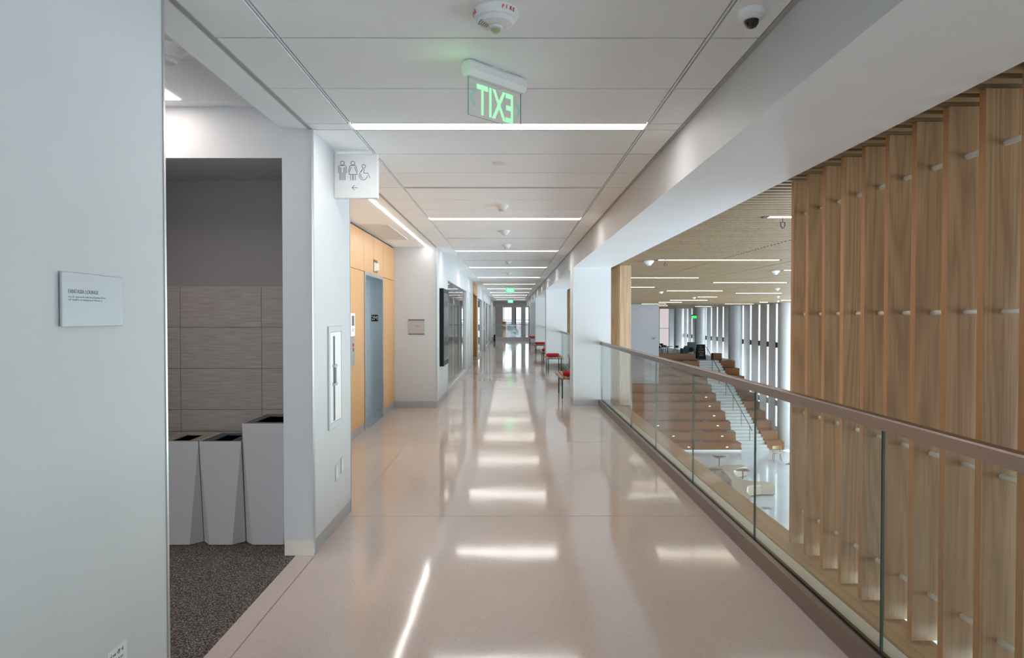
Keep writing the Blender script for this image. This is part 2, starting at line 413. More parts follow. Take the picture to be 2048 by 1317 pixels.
b = MB(); b.box(XL - .006, XL + .003, YW0 - .006, YW0 + .012, .02, ZC); b.box(XL - .01, XL + .003, YW1 - .004, YW1 + .004, 0, ZC)
struct(b.build('trim_4', M['trim']))
# alcove interior: dark paint above, stone tiles below
struct(B(-2.75, XS, 4.80, 4.86, 1.764, 2.546).box(-2.77, -2.75, YW0 + .12, 4.86, -.02, 2.546).build('wall_alcove', M['alcove_grey'], origin=(-2, 4.8, 0)))
b = MB(); b.box(-2.75, XS, 4.792, 4.80, 0, 1.764, 1)
z = 1.764
while z > 0:
    x = -2.452 - .602
    while x < XS:
        a0, a1 = max(x + .0015, -2.75), min(x + .602 - .0015, XS)
        if a1 > a0: b.box(a0, a1, 4.78, 4.793, max(z - .303, 0), z - .002)
        x += .602
    z -= .305
struct(b.build('wall_tiled', [M['stone'], M['grout']], origin=(-2, 4.78, 0)))
# lounge shell
b = MB(); b.box(-6.1, -6, YB, YW0 + .1, -.02, 3); b.box(-6, XL - .12, YB - .1, YB, -.02, 3)
struct(b.build('wall_lounge', M['wall'], origin=(-6, 0, 0)))
b = MB(); LZ = 2.87
for i in range(8):
    for j in range(16):
        x1 = XS - .012 - i * .6; y1 = YW0 - .13 - j * .61
        b.box(x1 - .6 + .003, x1 - .003, y1 - .61 + .003, y1 - .003, LZ, LZ + .02)
b.box(-6, XS, YW0 - .13, YW0, LZ, LZ + .02); b.box(-6, XS, YB, YW0 + .05, LZ + .022, LZ + .1, 1)
struct(b.build('ceiling_lounge', [M['tile'], M['groove']], origin=(0, 0, 0)))
t = empty('panel_light', (-2.34, 3.68, LZ), 'square glowing ceiling panel light in the side lounge above the bins', 'ceiling light')
MB().box(-2.63, -2.03, 3.38, 3.985, LZ - .004, LZ + .0).build('diffuser', M['panel'], t)
for (x, y, l) in ((-4.7, 3.68, 'added fill panel light at the left end of the side lounge'), (-2.34, .6, 'added fill panel light in the side lounge behind the near wall'), (-4.7, .6, 'added fill panel light deep in the side lounge')):  # unseen panels added as fill to brighten the lounge-facing surfaces
    copy_tree(t, (x, y, LZ), l)

# lift lobby
b = MB(); b.box(XE - .26, XL, YE, YE + .14, 0, ZC)
struct(b.build('wall_lobby_end', M['wall'], origin=(-1.6, YE, 0)))
bpy.data.objects['wall_lobby_end'].name = 'wall_end'
struct(B(XE, XL + .0, YE - .01, YE - .001, 0, .105).build('baseboard_end', M['base']))
struct(B(XL - .008, XL + .004, YE - .006, YE + .008, 0, ZC).build('trim_5', M['trim']))
# lift wall of maple panels
b = MB(); EY0, EY1 = 8.74, 9.90; ET = 2.11
b.box(XE - .36, XE - .03, YW1, EY0 - .05, 0, ZC); b.box(XE - .36, XE - .03, EY1 + .05, YE, 0, ZC); b.box(XE - .36, XE - .03, EY0 - .05, EY1 + .05, ET + .05, ZC)
b.box(XE - .4, XE - .36, YW1, YE, 0, ZC)
struct(b.build('wall_lift', M['gasket'], origin=(XE, 8, 0)))
panels = [(YW1 + .3, EY0 - 1.3), (EY0 - 1.295, EY0 - .062), (EY1 + .062, YE - .004)]
i = 0
for (y0, y1) in panels:
    for (z0, z1) in ((.105, 2.150), (2.158, 2.695)):
        pos = ['nearest', 'middle', 'far'][panels.index((y0, y1))]
        tag(B(XE - .03, XE, y0, y1, z0, z1).build('wall_panel', M['eleven']), 'maple %s panel of the lift wall, %s' % ('tall lower' if z0 < 1 else 'short upper', {'nearest': 'hidden behind the white pier', 'middle': 'left of the lift door', 'far': 'right of the lift door'}[pos]), 'panel', 'maple lift wall panels')
mid = (EY0 + EY1) / 2
po = []
for (y0, y1, nm) in ((EY0 - .058, mid - .003, 'left'), (mid + .003, EY1 + .058, 'right')):
    if nm == 'left': bb = B(XE - .03, XE, y0, y1, 2.158, 2.695)
    else:
        bb = B(XE - .03, XE, y0, y1, 2.158, 2.695)
    tag(bb.build('wall_panel', M['eleven']), 'short maple panel directly above the lift door, %s half' % nm, 'panel', 'maple lift wall panels')
struct(B(XE - .02, XE - .004, YW1, EY0 - .062, 0, .105).box(XE - .02, XE - .004, EY1 + .062, YE, 0, .105).build('baseboard_lift', M['base']))
# lift
t = empty('lift_entrance', (XE - .1, mid, 0), 'stainless steel lift entrance with black 2M floor plate, set in maple wall', 'lift')
fr = MB(); fr.box(XE - .24, XE + .012, EY0 - .05, EY0, 0, ET); fr.box(XE - .24, XE + .012, EY1, EY1 + .05, 0, ET, 1); fr.box(XE - .24, XE + .012, EY0 - .05, EY1 + .05, ET, ET + .05, 1)
fr.v = fr.v
fr = MB(); fr.box(XE - .24, XE + .012, EY0 - .05, EY0, 0, ET, 0); fr.box(XE - .001, XE + .012, EY1 - .004, EY1 + .05, 0, ET, 0); fr.box(XE - .24, XE + .012, EY0 - .05, EY1 + .05, ET, ET + .05, 0)
fr.build('door_frame', M['steel_l'], t)
jm = MB().box(XE - .24, XE - .001, EY1, EY1 + .05, 0, ET).build('jamb', M['steel'], t)
MB().box(XE - .26, XE - .235, EY0, mid - .002, 0, ET).build('door', M['steel'], t); MB().box(XE - .26, XE - .235, mid + .002, EY1, 0, ET).build('door', M['steel'], t)
pl = MB().box(XE - .165, XE - .065, EY1 - .005, EY1, 1.475, 1.575).build('floor_plate', M['black'], t)
MB().text('2M', (XE - .115, EY1 - .006, 1.497), (1, 0, 0), (0, 0, 1), (0, -1, 0), .088, .001, 0, 'CENTER', .8).build('lettering', M['white'], pl)
MB().box(XE - .26, XE + .01, EY0, EY1, 0, .004).build('threshold', M['steel_l'], t)
t = empty('lift_lantern', (XE, 9.40, 2.26), 'small square lift lantern with a glowing pane above the lift door', 'lantern')
B(XE, XE + .006, 9.29, 9.53, 2.19, 2.37).build('recess_plate', mat('bronze_dark', (.10, .065, .03), .5), t)
MB().loft([[(XE + .006, 9.30, 2.20), (XE + .006, 9.46, 2.20), (XE + .006, 9.46, 2.33), (XE + .006, 9.30, 2.33)], [(XE + .05, 9.34, 2.22), (XE + .05, 9.43, 2.22), (XE + .05, 9.43, 2.31), (XE + .05, 9.34, 2.31)]]).build('lens', mat('lantern_lens', (.6, .57, .48), .3, 0, .03, (1, .95, .8)), t)
# call station and notice beside it
t = empty('call_station', (XE, 8.02, 1.1), 'tall grey steel lift call button panel, red buttons, at edge of white pier', 'call panel')
B(XE, XE + .012, 7.86, 8.11, .93, 1.285).build('plate', M['base'], t, .004)
for z_ in (1.19, 1.13): MB().cyl((XE + .012, 8.03, z_), (XE + .02, 8.03, z_), .022, 16).build('button', mat('button_red', (.5, .08, .06), .4), t)
for z_ in (1.03, .98): MB().cyl((XE + .012, 8.03, z_), (XE + .018, 8.03, z_), .008, 12).build('key_switch', M['steel_l'], t)
t = empty('notice', (XE, 8.02, 1.3), 'white notice with fire pictogram above the lift call panel', 'sign')
B(XE, XE + .006, 7.85, 8.15, 1.30, 1.585).build('board', M['white'], t)
bb = B(XE + .006, XE + .007, 7.99, 8.11, 1.43, 1.555).box(XE + .006, XE + .007, 8.0, 8.10, 1.385, 1.392).box(XE + .006, XE + .007, 8.0, 8.09, 1.365, 1.372)
bb.build('pictogram', M['ink'], t)
# lobby linear light
t = empty('cove_light', (-1.42, 8.8, ZC), 'long thin ceiling strip light running lengthwise over the lift lobby', 'ceiling light')
B(-1.437, -1.403, 5.15, 10.93, ZC - .004, ZC + .004).build('diffuser', M['strip'], t)
# access hatches in lobby ceiling
tag(B(-1.95, -1.58, 8.3, 9.9, ZC - .005, ZC - .0005).build('access_hatch', mat('hatch_warm', (.74, .72, .69), .6)), 'flush ceiling access hatch above the lift door', 'hatch')

# things on the pier
t = empty('extinguisher_cabinet', (XL, 4.62, .75), 'recessed white fire extinguisher cabinet with a narrow vertical slot window', 'cabinet')
y0, y1, z0, z1 = 4.43, 4.79, .75, 1.47
fr = MB()
for a in ((y0, y0 + .035, z0, z1), (y1 - .035, y1, z0, z1), (y0 + .035, y1 - .035, z0, z0 + .04), (y0 + .035, y1 - .035, z1 - .04, z1)): fr.box(XL - .001, XL + .012, *a)
fr.build('frame', M['wall'], t, .003)
d = B(XL - .001, XL + .008, y0 + .037, y1 - .037, z0 + .042, z1 - .042).build('door', M['white'], t)
B(XL + .008, XL + .010, 4.545, 4.585, .80, 1.40).build('slot_window', mat('slot_grey', (.10, .095, .085), .3), d)
hh = MB()
for z_ in (1.19, 1.06): hh.box(XL + .008, XL + .024, 4.528, 4.60, z_ - .010, z_ + .010)
hh.box(XL + .008, XL + .02, 4.57, 4.595, 1.05, 1.20)
hh.build('handle', M['base'], d)
for i, y in enumerate((4.64, 4.79)):
    t = empty('wall_outlet', (XL, y, .41), ['white wall outlet low on the pier, nearer of two', 'white wall outlet low on the pier, farther of two'][i], 'outlet', 'pier outlets')
    B(XL, XL + .007, y - .035, y + .035, .355 + i * .02, .47 + i * .02).build('cover_plate', M['wall'], t, .002)
    B(XL + .007, XL + .008, y - .014, y + .014, .375 + i * .02, .45 + i * .02).build('socket', M['white'], t)
# restroom blade sign
sx0, sx1, sy, sz0, sz1 = XL, -.955, 4.62, 2.385, 2.70
t = empty('restroom_sign', (sx0, sy, sz0), 'white box sign with restroom figures and left arrow, high on the pier', 'sign')
B(sx0, sx1, sy, sy + .055, sz0, sz1).build('box', M['white'], t, .004)
b = MB(); O = (-1.0, sy - .0012, 0); U = ((1, 0, 0), (0, 0, 1), (0, -1, 0)); w = .0036
def circ(cx, cz, r, n=20, a0=0, a1=2 * PI): return [(cx + r * math.cos(a0 + (a1 - a0) * i / n), cz + r * math.sin(a0 + (a1 - a0) * i / n)) for i in range(n + 1)]
def st(pts): b.stroke((0, sy, 0), *U, pts, w, .0012)
# man
mx = -1.204; top = 2.645
st(circ(mx, top - .012, .014))
st([(mx - .010, 2.512), (mx - .010, 2.60)]); st([(mx + .010, 2.512), (mx + .010, 2.60)])
st([(mx - .019, 2.512), (mx - .019, 2.605)]) ; st([(mx + .019, 2.512), (mx + .019, 2.605)]); st([(mx, 2.512), (mx, 2.566)])
st([(mx - .028, 2.562), (mx - .028, 2.606), (mx - .022, 2.616), (mx + .022, 2.616), (mx + .028, 2.606), (mx + .028, 2.562)])
# woman
mx = -1.129
st(circ(mx, top - .012, .014))
st([(mx - .033, 2.570), (mx - .022, 2.612), (mx - .014, 2.617), (mx + .014, 2.617), (mx + .022, 2.612), (mx + .033, 2.570)])
st([(mx - .013, 2.605), (mx - .030, 2.553), (mx + .030, 2.553), (mx + .013, 2.605)])
for q in (-.017, -.004, .004, .017): st([(mx + q, 2.512), (mx + q, 2.552)])
# wheelchair
mx = -1.052
st(circ(mx, 2.610, .013)); st(circ(mx - .004, 2.543, .029, 16, PI * .75, PI * 2.0)); st(circ(mx - .004, 2.545, .018, 10, PI * .85, PI * 1.5))
st([(mx - .012, 2.58), (mx - .024, 2.568), (mx - .008, 2.592), (mx + .002, 2.588), (mx + .002, 2.562), (mx + .030, 2.562), (mx + .044, 2.528)])
b.build('pictograms', M['ink'], t); b = MB()
st([(-1.098, 2.458), (-1.135, 2.458)]); st([(-1.119, 2.475), (-1.136, 2.458), (-1.119, 2.441)])
b.build('arrow', M['ink'], t)

# sign on the lobby end wall
t = empty('wall_plaque', (-1.65, YE, 1.3), 'small grey landscape sign with dark bars on lobby end wall right of the lift', 'sign')
x0, x1 = -205.5 * YE / F, -173.5 * YE / F
B(x0, x1, YE - .012, YE, H - 34 * YE / F, H - 3 * YE / F).build('board', mat('plaque_grey', (.42, .39, .38), .4), t)
B(x0, x1, YE - .015, YE - .012, H - 6 * YE / F, H - 3 * YE / F).build('bar', M['ink'], t); B(x0, x1, YE - .015, YE - .012, H - 34 * YE / F, H - 31.4 * YE / F).build('bar', M['ink'], t)
B(x1 - .10, x1 - .08, YE - .014, YE - .012, H - 20 * YE / F, H - 15 * YE / F).box(x1 - .16, x1 - .105, YE - .013, YE - .012, H - 18 * YE / F, H - 15 * YE / F).build('print', mat('faint_ink', (.33, .32, .32), .5), t)

def scribble(b, o, uv, width, h, w, n):
    # a line of writing too small or blurred to read: short strokes in word groups
    u = 0; step = width / n; k = 0
    while u < width:
        hh = h * random.choice((.6, .65, .7, 1)); kind = random.randint(0, 3)
        if kind == 0: p = [(u, 0), (u, hh)]
        elif kind == 1: p = [(u, hh * .7), (u + step * .6, hh * .7), (u + step * .6, 0)]
        elif kind == 2: p = [(u + step * .6, hh * .65), (u, hh * .4), (u + step * .6, 0)]
        else: p = [(u, hh * .7), (u + step * .3, 0), (u + step * .6, hh * .7)]
        b.stroke(o, *uv, p, w, .0005); u += step; k += 1
        if k % random.choice((4, 6, 7)) == 0: u += step * .7
# room name plaque and sticker on the near wall
t = empty('room_plaque', (XL, 1.94, 1.5), 'frosted grey room name plaque with small dark lettering on the near left wall', 'sign')
ph = B(XL + .004, XL + .012, 1.80, 2.083, 1.504, 1.659).build('board', mat('frosted_acrylic', (.44, .47, .50), .35), t, .002)
B(XL, XL + .004, 1.81, 2.073, 1.514, 1.649).build('backing', mat('plaque_backing', (.30, .33, .35), .5), t)
N = ((0, 1, 0), (0, 0, 1), (1, 0, 0))
MB().text('FANTASIA LOUNGE', (XL + .012, 1.823, 1.600), *N, .0165, .0006, 0, 'LEFT', .92).build('lettering', M['ink'], t)
bb = MB()
scribble(bb, (XL + .012, 1.824, 1.588), N, .166, .0055, .0011, 46)
scribble(bb, (XL + .012, 1.824, 1.5795), N, .150, .0055, .0011, 41)
bb.build('small_print', mat('small_ink', (.22, .25, .28), .6), t)
t = empty('wall_sticker', (XL, 2.07, .45), 'small pale sticker with dark print low on the near left wall', 'sticker')
B(XL, XL + .001, 2.00, 2.10, .40, .478).build('paper', mat('sticker_paper', (.66, .67, .69), .5), t)
bb = MB(); scribble(bb, (XL + .001, 2.012, .452), N, .072, .016, .0028, 9); scribble(bb, (XL + .001, 2.045, .430), N, .035, .012, .0024, 5); bb.build('print', M['ink'], t)

# ------------------------------------------------------------------ left corridor wall with shopfronts
b = MB(); WT = .12
def seg(y0, y1, z0=0, z1=ZC): b.box(XL - WT, XL, y0, y1, z0, z1)
seg(YE + .141, 12.75); seg(12.75, 18.1, 2.34); seg(18.1, 18.55); seg(18.55, 20.45, 2.34); seg(20.45, 21.3); seg(21.3, 23.8, 2.36)
seg(23.8, 24.2); seg(24.2, 27.8, 2.34); seg(27.8, 29.2); seg(29.2, 31.2, 2.34); seg(31.2, 32.0); seg(32.0, 35.5, 2.34); seg(35.5, 36.5); seg(36.5, 40, 2.34); seg(40, YEND)
struct(b.build('wall_left_far', M['wall'], origin=(XL, 20, 0)))
b = MB()
for (y0, y1) in ((YE, 12.7), (20.5, 21.3), (27.85, 29.15), (40.1, 42.4)): b.box(XL, XL + .008, y0, y1, 0, .1)
struct(b.build('baseboard_left_far', M['base'], origin=(XL, 20, 0)))
k = 1
for (y0, y1) in ((12.75, 18.1), (24.2, 27.8), (32.0, 35.5), (36.5, 40)):
    b = MB(); x = XL - .05
    b.box(x - .03, x + .056, y0 + .002, y0 + .06, .09, 2.27); b.box(x - .03, x + .056, y1 - .06, y1 - .002, .09, 2.27); b.box(x - .03, x + .056, y0 + .002, y1 - .002, 2.27, 2.338); b.box(x - .03, x + .056, y0 + .002, y1 - .002, 0, .09)
    o = struct(b.build('window_%d' % k, M['wall']))
    fr = MB(); fr.box(x - .005, x + .005, y0 + .06, y1 - .06, .09, 2.27); fr.build('glass_pane', M['pane'], o)
    mt = MB()
    for q in (1 / 3, 2 / 3): mt.box(x + .005, x + .009, y0 + (y1 - y0) * q - .006, y0 + (y1 - y0) * q + .006, .09, 2.27)
    mt.build('pane_joint', M['trim'], o)
    k += 1
# rooms behind the shopfronts
b = MB(); b.box(-5.0, -4.9, YE + .14, YEND, 0, ZC + .1); b.box(-4.9, XL - WT, 21.1, 21.2, 0, ZC + .1); b.box(-4.9, XL - WT, 23.9, 24.0, 0, ZC + .1); b.box(-4.9, XL - WT, 40.1, 40.2, 0, ZC)
b.box(-4.9, XE - .26, YE + .04, YE + .14, 0, ZC)
struct(b.build('wall_rooms', mat('room_grey', (.62, .63, .64), .7), origin=(-3, 20, 0)))
struct(B(-4.9, -2.6, YE + .1, YEND, -.2, -.001).build('floor_rooms', mat('room_carpet', (.20, .19, .18), .8), origin=(-3, 20, 0)))
struct(B(-4.9, XL - .3, YE + .14, YEND, ZC, ZC + .1).build('ceiling_rooms', M['tile'], origin=(-3, 20, 0)))
for i, (y, l) in enumerate(((14.5, 'added fill strip inside the first glazed room on the left'), (17.0, 'second added fill strip inside the first glazed room on the left'), (26, 'added fill strip inside the second glazed room on the left'), (34, 'added fill strip inside the third glazed room on the left'), (38, 'added fill strip inside the farthest glazed room on the left'))):  # strips added to brighten the rooms seen through the shopfront glass
    t = empty('room_fill_strip', (-3, y, ZC), l, 'ceiling light', 'added room fill strips')
    B(-4.2, -1.9, y - .06, y + .06, ZC - .02, ZC - .001).build('diffuser', M['strip'], t); B(-4.22, -1.88, y - .075, y - .062, ZC - .02, ZC - .001).build('frame', M['trim'], t)
# white office door
def door(n, y0, y1, m, lite):
    o = B(XL - .055, XL - .012, y0 + .05, y1 - .05, .008, 2.29).build('door_%d' % n, m); struct(o)
    fr = MB(); fr.box(XL - .08, XL + .006, y0, y0 + .05, 0, 2.34); fr.box(XL - .08, XL + .006, y1 - .05, y1, 0, 2.34); fr.box(XL - .08, XL + .006, y0, y1, 2.29, 2.34)
    fr.build('door_frame', M['wall'], o)
    B(XL - .012, XL - .009, y0 + .28, y0 + .42, .35, 2.12).build('vision_panel', lite, o)
    B(XL - .012, XL + .05, y0 + .12, y0 + .24, .98, 1.12).build('door_handle', M['steel_l'], o)
door(1, 18.55, 20.45, M['wall'], mat('lite_grey', (.30, .31, .32), .2)); door(2, 29.2, 31.2, mat('door_grey', (.10, .10, .11), .3), mat('lite2', (.3, .33, .34), .15))
# wood lined doorway recess
b = MB(); b.box(-2.1, XL + .004, 23.74, 23.79, .1, 2.34); b.box(-2.1, XL + .004, 21.31, 21.36, .1, 2.34); b.box(-2.1, XL + .004, 21.31, 23.79, 2.32, 2.355); b.box(-2.12, -2.08, 21.31, 23.79, 0, 2.34)
b.box(XL + .001, XL + .006, 21.31, 23.79, 2.36, ZC - .003)
struct(b.build('door_3', wood('doorway_maple', (.48, .25, .07), (.40, .19, .045), 'z', 3)))
# display screen
t = empty('display_screen', (XL, 11.8, .67), 'portrait black display screen mounted on the left corridor wall', 'screen')
B(XL + .001, XL + .075, 11.35, 12.20, .67, 2.05).build('housing', M['black'], t, .006)
B(XL + .075, XL + .0765, 11.40, 12.15, .76, 1.97).build('screen', mat('screen_dark', (.05, .05, .06), .12), t)

# ------------------------------------------------------------------ right side: beam, soffit, columns
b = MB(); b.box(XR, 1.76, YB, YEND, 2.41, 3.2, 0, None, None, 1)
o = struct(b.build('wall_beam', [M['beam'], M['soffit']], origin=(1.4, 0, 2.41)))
COLS = [11.21, 20.0, 28.8, 37.5]
for i, y in enumerate(COLS):
    t = empty('column', (1.41, y + .35, 0), ['white square column where the near glass railing ends, nearest of the row', 'white square column second along the right side, behind the red cushion bench', 'white square column third along the right side of the corridor', 'farthest white square column along the right side of the corridor'][i], 'column', 'corridor columns')
    B(XR, 1.733, y, y + .7, .1, 2.41).build('shaft', M['beam'], t)
    B(XR + .006, 1.727, y + .006, y + .694, 0, .1).build('base', M['base'], t)
    B(XR - .003, XR + .006, y - .003, y + .006, .02, 2.41).build('corner_guard', M['trim'], t)
# slab edge / ledge
struct(B(1.60, 1.784, YB, 43, -.45, .0).build('trim_6', M['ledge'], origin=(1.7, 0, 0)))
struct(B(1.62, 1.70, YB, 70, -6.6, -.45).build('wall_under', M['wall'], origin=(1.7, 0, -6)))
# glass railings
def railing(y0, y1, joints, label, first=False):
    t = empty('glass_railing', (1.57, (y0 + y1) / 2, 0), label, 'railing', 'glass railings')
    MB().box(1.518, 1.553, y0, y1, 0, .104, 0).box(1.593, 1.612, y0, y1, 0, .085, 0).box(1.553, 1.593, y0, y1, 0, .03, 0).build('base_shoe', M['shoe'], t)
    MB().box(1.5535, 1.568, y0, y1, .03, .098).build('gasket', M['gasket'], t)
    js = [y0] + joints + [y1]
    for a, c in zip(js, js[1:]):
        MB().box(1.570, 1.581, a + .004, c - .004, .035, 1.075, 0, None, 1, 1).build('glass_panel', [M['glass'], M['gedge']], t)
    rl = MB()
    x0, x1, z0, z1 = 1.548, 1.602, 1.058, 1.112
    r = .006
    prof = [(x0, z0), (x1, z0), (x1, z1 - r), (x1 - r, z1), (x0 + r, z1), (x0, z1 - r)]
    rl.loft([[(p[0], y0, p[1]) for p in prof], [(p[0], y1, p[1]) for p in prof]])
    rl.build('top_rail', M['rail'], t)
    return t
railing(-5.9, 11.205, [-4.4, -2.97, -1.54, -.11, 1.32, 2.72, 4.15, 5.57, 7.0, 8.44], 'long glass railing with bronze rail along the near balcony edge')
railing(11.915, 19.995, [13.35, 14.8, 16.2, 17.6], 'short glass railing behind the two nearest red cushion benches')
railing(20.705, 28.795, [22.2, 23.8, 25.4, 27.0], 'glass railing between second and third corridor columns')
railing(29.505, 37.495, [31.1, 32.7, 34.3, 35.9], 'glass railing between third and fourth corridor columns')

# wood fin screens
def screen(y_far, n, label, rods=4, wd=.205):
    zt, zb = 2.487, -.068; P = .2286
    t = empty('wood_fin_screen', (2.08, y_far - P * n / 2, zb), label, 'screen', 'oak fin screens')
    for i in range(n):
        y = y_far - i * P
        # slightly leaning-out board, square edge to the corridor
        MB().box(1.98, 1.98 + wd, y - .038, y, zb, zt, 0, 1, 0, 0).build('fin', [M['fin'], M['finedge']], t)
    for z in (2.26, 1.555, .862, .163)[:rods]:
        MB().cyl((2.065, y_far - P * (n - 1) - .02, z), (2.065, y_far, z), .012, 12).build('rod', mat('rod_white', (.82, .82, .80), .35) if 'rod_white' not in bpy.data.materials else bpy.data.materials['rod_white'], t)
    return t
screen(4.57, 36, 'wall-like screen of tall oak fins beyond the near glass railing', 4, .34)
screen(11.80 + .2286 * 11, 12, 'oak fin screen edge showing just right of the nearest white column')
screen(24.6, 18, 'oak fin screen seen past the second corridor column')
screen(42.0, 30, 'oak fin screen farthest along the corridor')
tag(B(1.90, 2.10, -6, 43, -.34, -.082).build('wood_sill', M['sill'], origin=(2, 18, -.34)), 'long oak sill beam below the fins just outside the ledge', 'sill')
struct(B(1.96, 2.06, -6, 43, -6.6, -.34).build('wall_under_screen', M['wall'], origin=(2, 18, -6.6)))
bpy.data.objects['wall_under_screen'].name = 'wall_hall_left'

# ------------------------------------------------------------------ the hall beyond
ZF = -6.6; HXR = 18.4; HC = 2.49
struct(B(1.7, HXR + .3, -10, 52, ZF - .2, ZF).build('floor_hall', M['hallfloor'], origin=(10, 20, ZF)))
# slatted ceiling
b = MB(); y = -1.0; xs = [1.80, 3.45]
while xs[-1] < HXR: xs.append(xs[-1] + 1.31)
xs[-1] = HXR
while y < 70:
    for x0, x1 in zip(xs, xs[1:]): b.box(x0 + .010, x1 - .010, y, y + .058, HC, HC + .075)
    y += .1125
struct(b.build('ceiling_slats', M['slat'], origin=(10, 20, HC)))
bpy.data.objects['ceiling_slats'].name = 'ceiling_hall'
struct(B(1.76, HXR + .3, -10, 71, HC + .36, HC + .5).build('ceiling_hall_backing', M['backing'], origin=(10, 20, HC)))
# hall strip lights: x0, x1, y
HL = [(2.446, 4.45, 6.16), (2.446, 4.446, 10.75), (2.49, 4.49, 15.5), (5.5, 7.5, 17.6), (2.5, 4.5, 20.3), (5.55, 7.54, 23.05), (8.8, 10.6, 25.3), (8.6, 9.5, 29.8), (8.7, 10.75, 35.4), (5.5, 7.5, 13.03),
      (14.9, 16.9, 45), (9.2, 10.65, 40.3), (9.1, 10.8, 45), (15.4, 15.9, 40), (14.8, 16.3, 35.4), (15.6, 17.0, 54.8), (11.8, 12.6, 52)]
words2 = ['half hidden behind the near edge of the fin screen', 'long, nearest complete one, beside a smoke detector', 'starting behind the oak fin post, upper row', 'right part, below a smoke detector', 'short visible end beside the oak post, below the upper row', 'middle of the ceiling, beside a small detector', 'right part, third row down near the fins', 'short one in the middle distance', 'middle distance, just left of the hanging exit sign', 'cut off by the fin screen at its right', 'low and long above the tall window slits', 'far left, half length, just above the grey wall', 'far left, lowest of the group above the grey wall', 'very short, above the right window slits', 'cut off by the fins, just above the windows', 'far, immediately right of the hanging exit sign rod', 'far, above the pinkish window']
for i, (x0, x1, y) in enumerate(HL):
    t = empty('hall_strip_light', ((x0 + x1) / 2, y, HC), 'warm hall strip light, ' + words2[i], 'ceiling light', 'hall strip lights')
    B(x0, x1, y - .03, y + .03, HC - .004, HC + .02).build('diffuser', M['strip_h'], t)
    B(x0 - .05, x0, y - .035, y + .035, HC - .006, HC + .02).box(x1, x1 + .05, y - .035, y + .035, HC - .006, HC + .02).build('end_cap', M['dk'], t)

# tiers
TY = lambda k: 39.1 + .98 * (k - 1)
TZ = lambda k: ZF + .49 * k
for k in range(1, 12):
    x0 = 5.6 if k < 8 else 10.6
    t = empty('seating_tier', ((x0 + 14) / 2, TY(k), TZ(k) - .49), 'broad oak seating step left of the white stairs, %s from the bottom' % (['first', 'second', 'third', 'fourth', 'fifth', 'sixth', 'seventh', 'eighth', 'ninth', 'tenth', 'eleventh'][k - 1]), 'seating step', 'broad seating steps')
    B(x0, 14.0, TY(k) + .02, TY(k) + .98 + .02 if k < 11 else TY(k) + .4, TZ(k) - .49 if k > 1 else ZF + .09, TZ(k) - .04).build('riser', M['tier'], t)
    B(x0, 14.015, TY(k), TY(k) + 1.02 if k < 11 else TY(k) + .45, TZ(k) - .04, TZ(k)).build('tread', M['tier'], t)
    if k < 11:
        t = empty('side_step', (16.2, TY(k) + .5, TZ(k) - .49), 'narrow oak seating step right of the white stairs, %s from the bottom' % (['first', 'second', 'third', 'fourth', 'fifth', 'sixth', 'seventh', 'eighth', 'ninth', 'tenth'][k - 1]), 'seating step', 'narrow seating steps')
        B(15.72, 16.8, TY(k) + .45, TY(k) + 1.43, TZ(k) - .49, TZ(k) - .04).build('riser', M['tier'], t)
        B(15.70, 16.8, TY(k) + .43, TY(k) + 1.43, TZ(k) - .04, TZ(k)).build('tread', M['tier'], t)
struct(B(5.6, 13.99, 39.05, 39.6, ZF, ZF + .09).build('trim_7', M['white']))
# tier solid underneath so nothing shows through
# stairs
b = MB()
for i in range(30): b.box(14.02, 15.69, 39.1 + i * .327, 39.1 + (i + 1) * .327 + .02, ZF, ZF + .1633 * (i + 1))
o = b.build('staircase', M['stair']); tag(o, 'white stone staircase climbing between the oak seating steps', 'stairs')
LZ2 = ZF + 4.9
struct(B(5, 17.0, 49.0, 71, LZ2 - .3, LZ2 - .001).build('floor_landing', mat('landing_grey', (.30, .30, .31), .4), origin=(10, 60, LZ2)))
# handrail
t = empty('stair_handrail', (14.8, 44.5, ZF), 'thin dark metal handrail on posts down the middle of the white stairs', 'handrail')
def sz(y): return ZF + max(0, (y - 39.1)) / .327 * .1633 + .1
pp = [(14.8, 39.5, sz(39.5) + .88), (14.8, 39.9, sz(39.9) + .92)] + [(14.8, y, sz(y) + .92) for y in (42, 44, 46, 48, 48.9)] + [(14.8, 49.6, sz(48.9) + .95), (14.8, 50.2, sz(48.9) + .8)]
MB().tube(pp, .022, 8).build('rail', M['dk'], t)
for y in (39.9, 41.4, 42.9, 44.4, 45.9, 47.4, 48.7): MB().cyl((14.8, y, sz(y) - .16), (14.8, y, sz(y) + .92), .018, 8).build('post', M['dk'], t)
# grey end wall and landing walls
struct(B(2.0, 10.55, 46.04, 46.3, -4.2, HC + .36).box(10.35, 10.55, 46.301, 69.89, LZ2, HC + .36).build('wall_hall_grey', mat('grey_wall', (.35, .345, .36), .6), origin=(8, 46, -4)))
struct(B(10.5, 16.05, 69.9, 70.1, LZ2, HC + .36).box(17.15, HXR, 69.9, 70.1, LZ2, HC + .36).build('wall_hall_end', mat('end_grey', (.62, .64, .66), .6), origin=(14, 70, 0)))
o = struct(B(16.05, 16.11, 69.95, 70.05, LZ2, HC).box(17.09, 17.15, 69.95, 70.05, LZ2, HC).box(16.05, 17.15, 69.95, 70.05, LZ2, LZ2 + .06).box(16.05, 17.15, 69.95, 70.05, .35, .41).build('window_5', M['base']))
B(16.11, 17.09, 69.99, 70.01, LZ2 + .06, HC).build('glass_pane', M['pane'], o)
tag(B(13, 28, 92, 96, -8, 12).build('brick_building', mat('pink_brick', (.34, .235, .22), .8)), 'pinkish building outside the narrow end window of the landing', 'building')
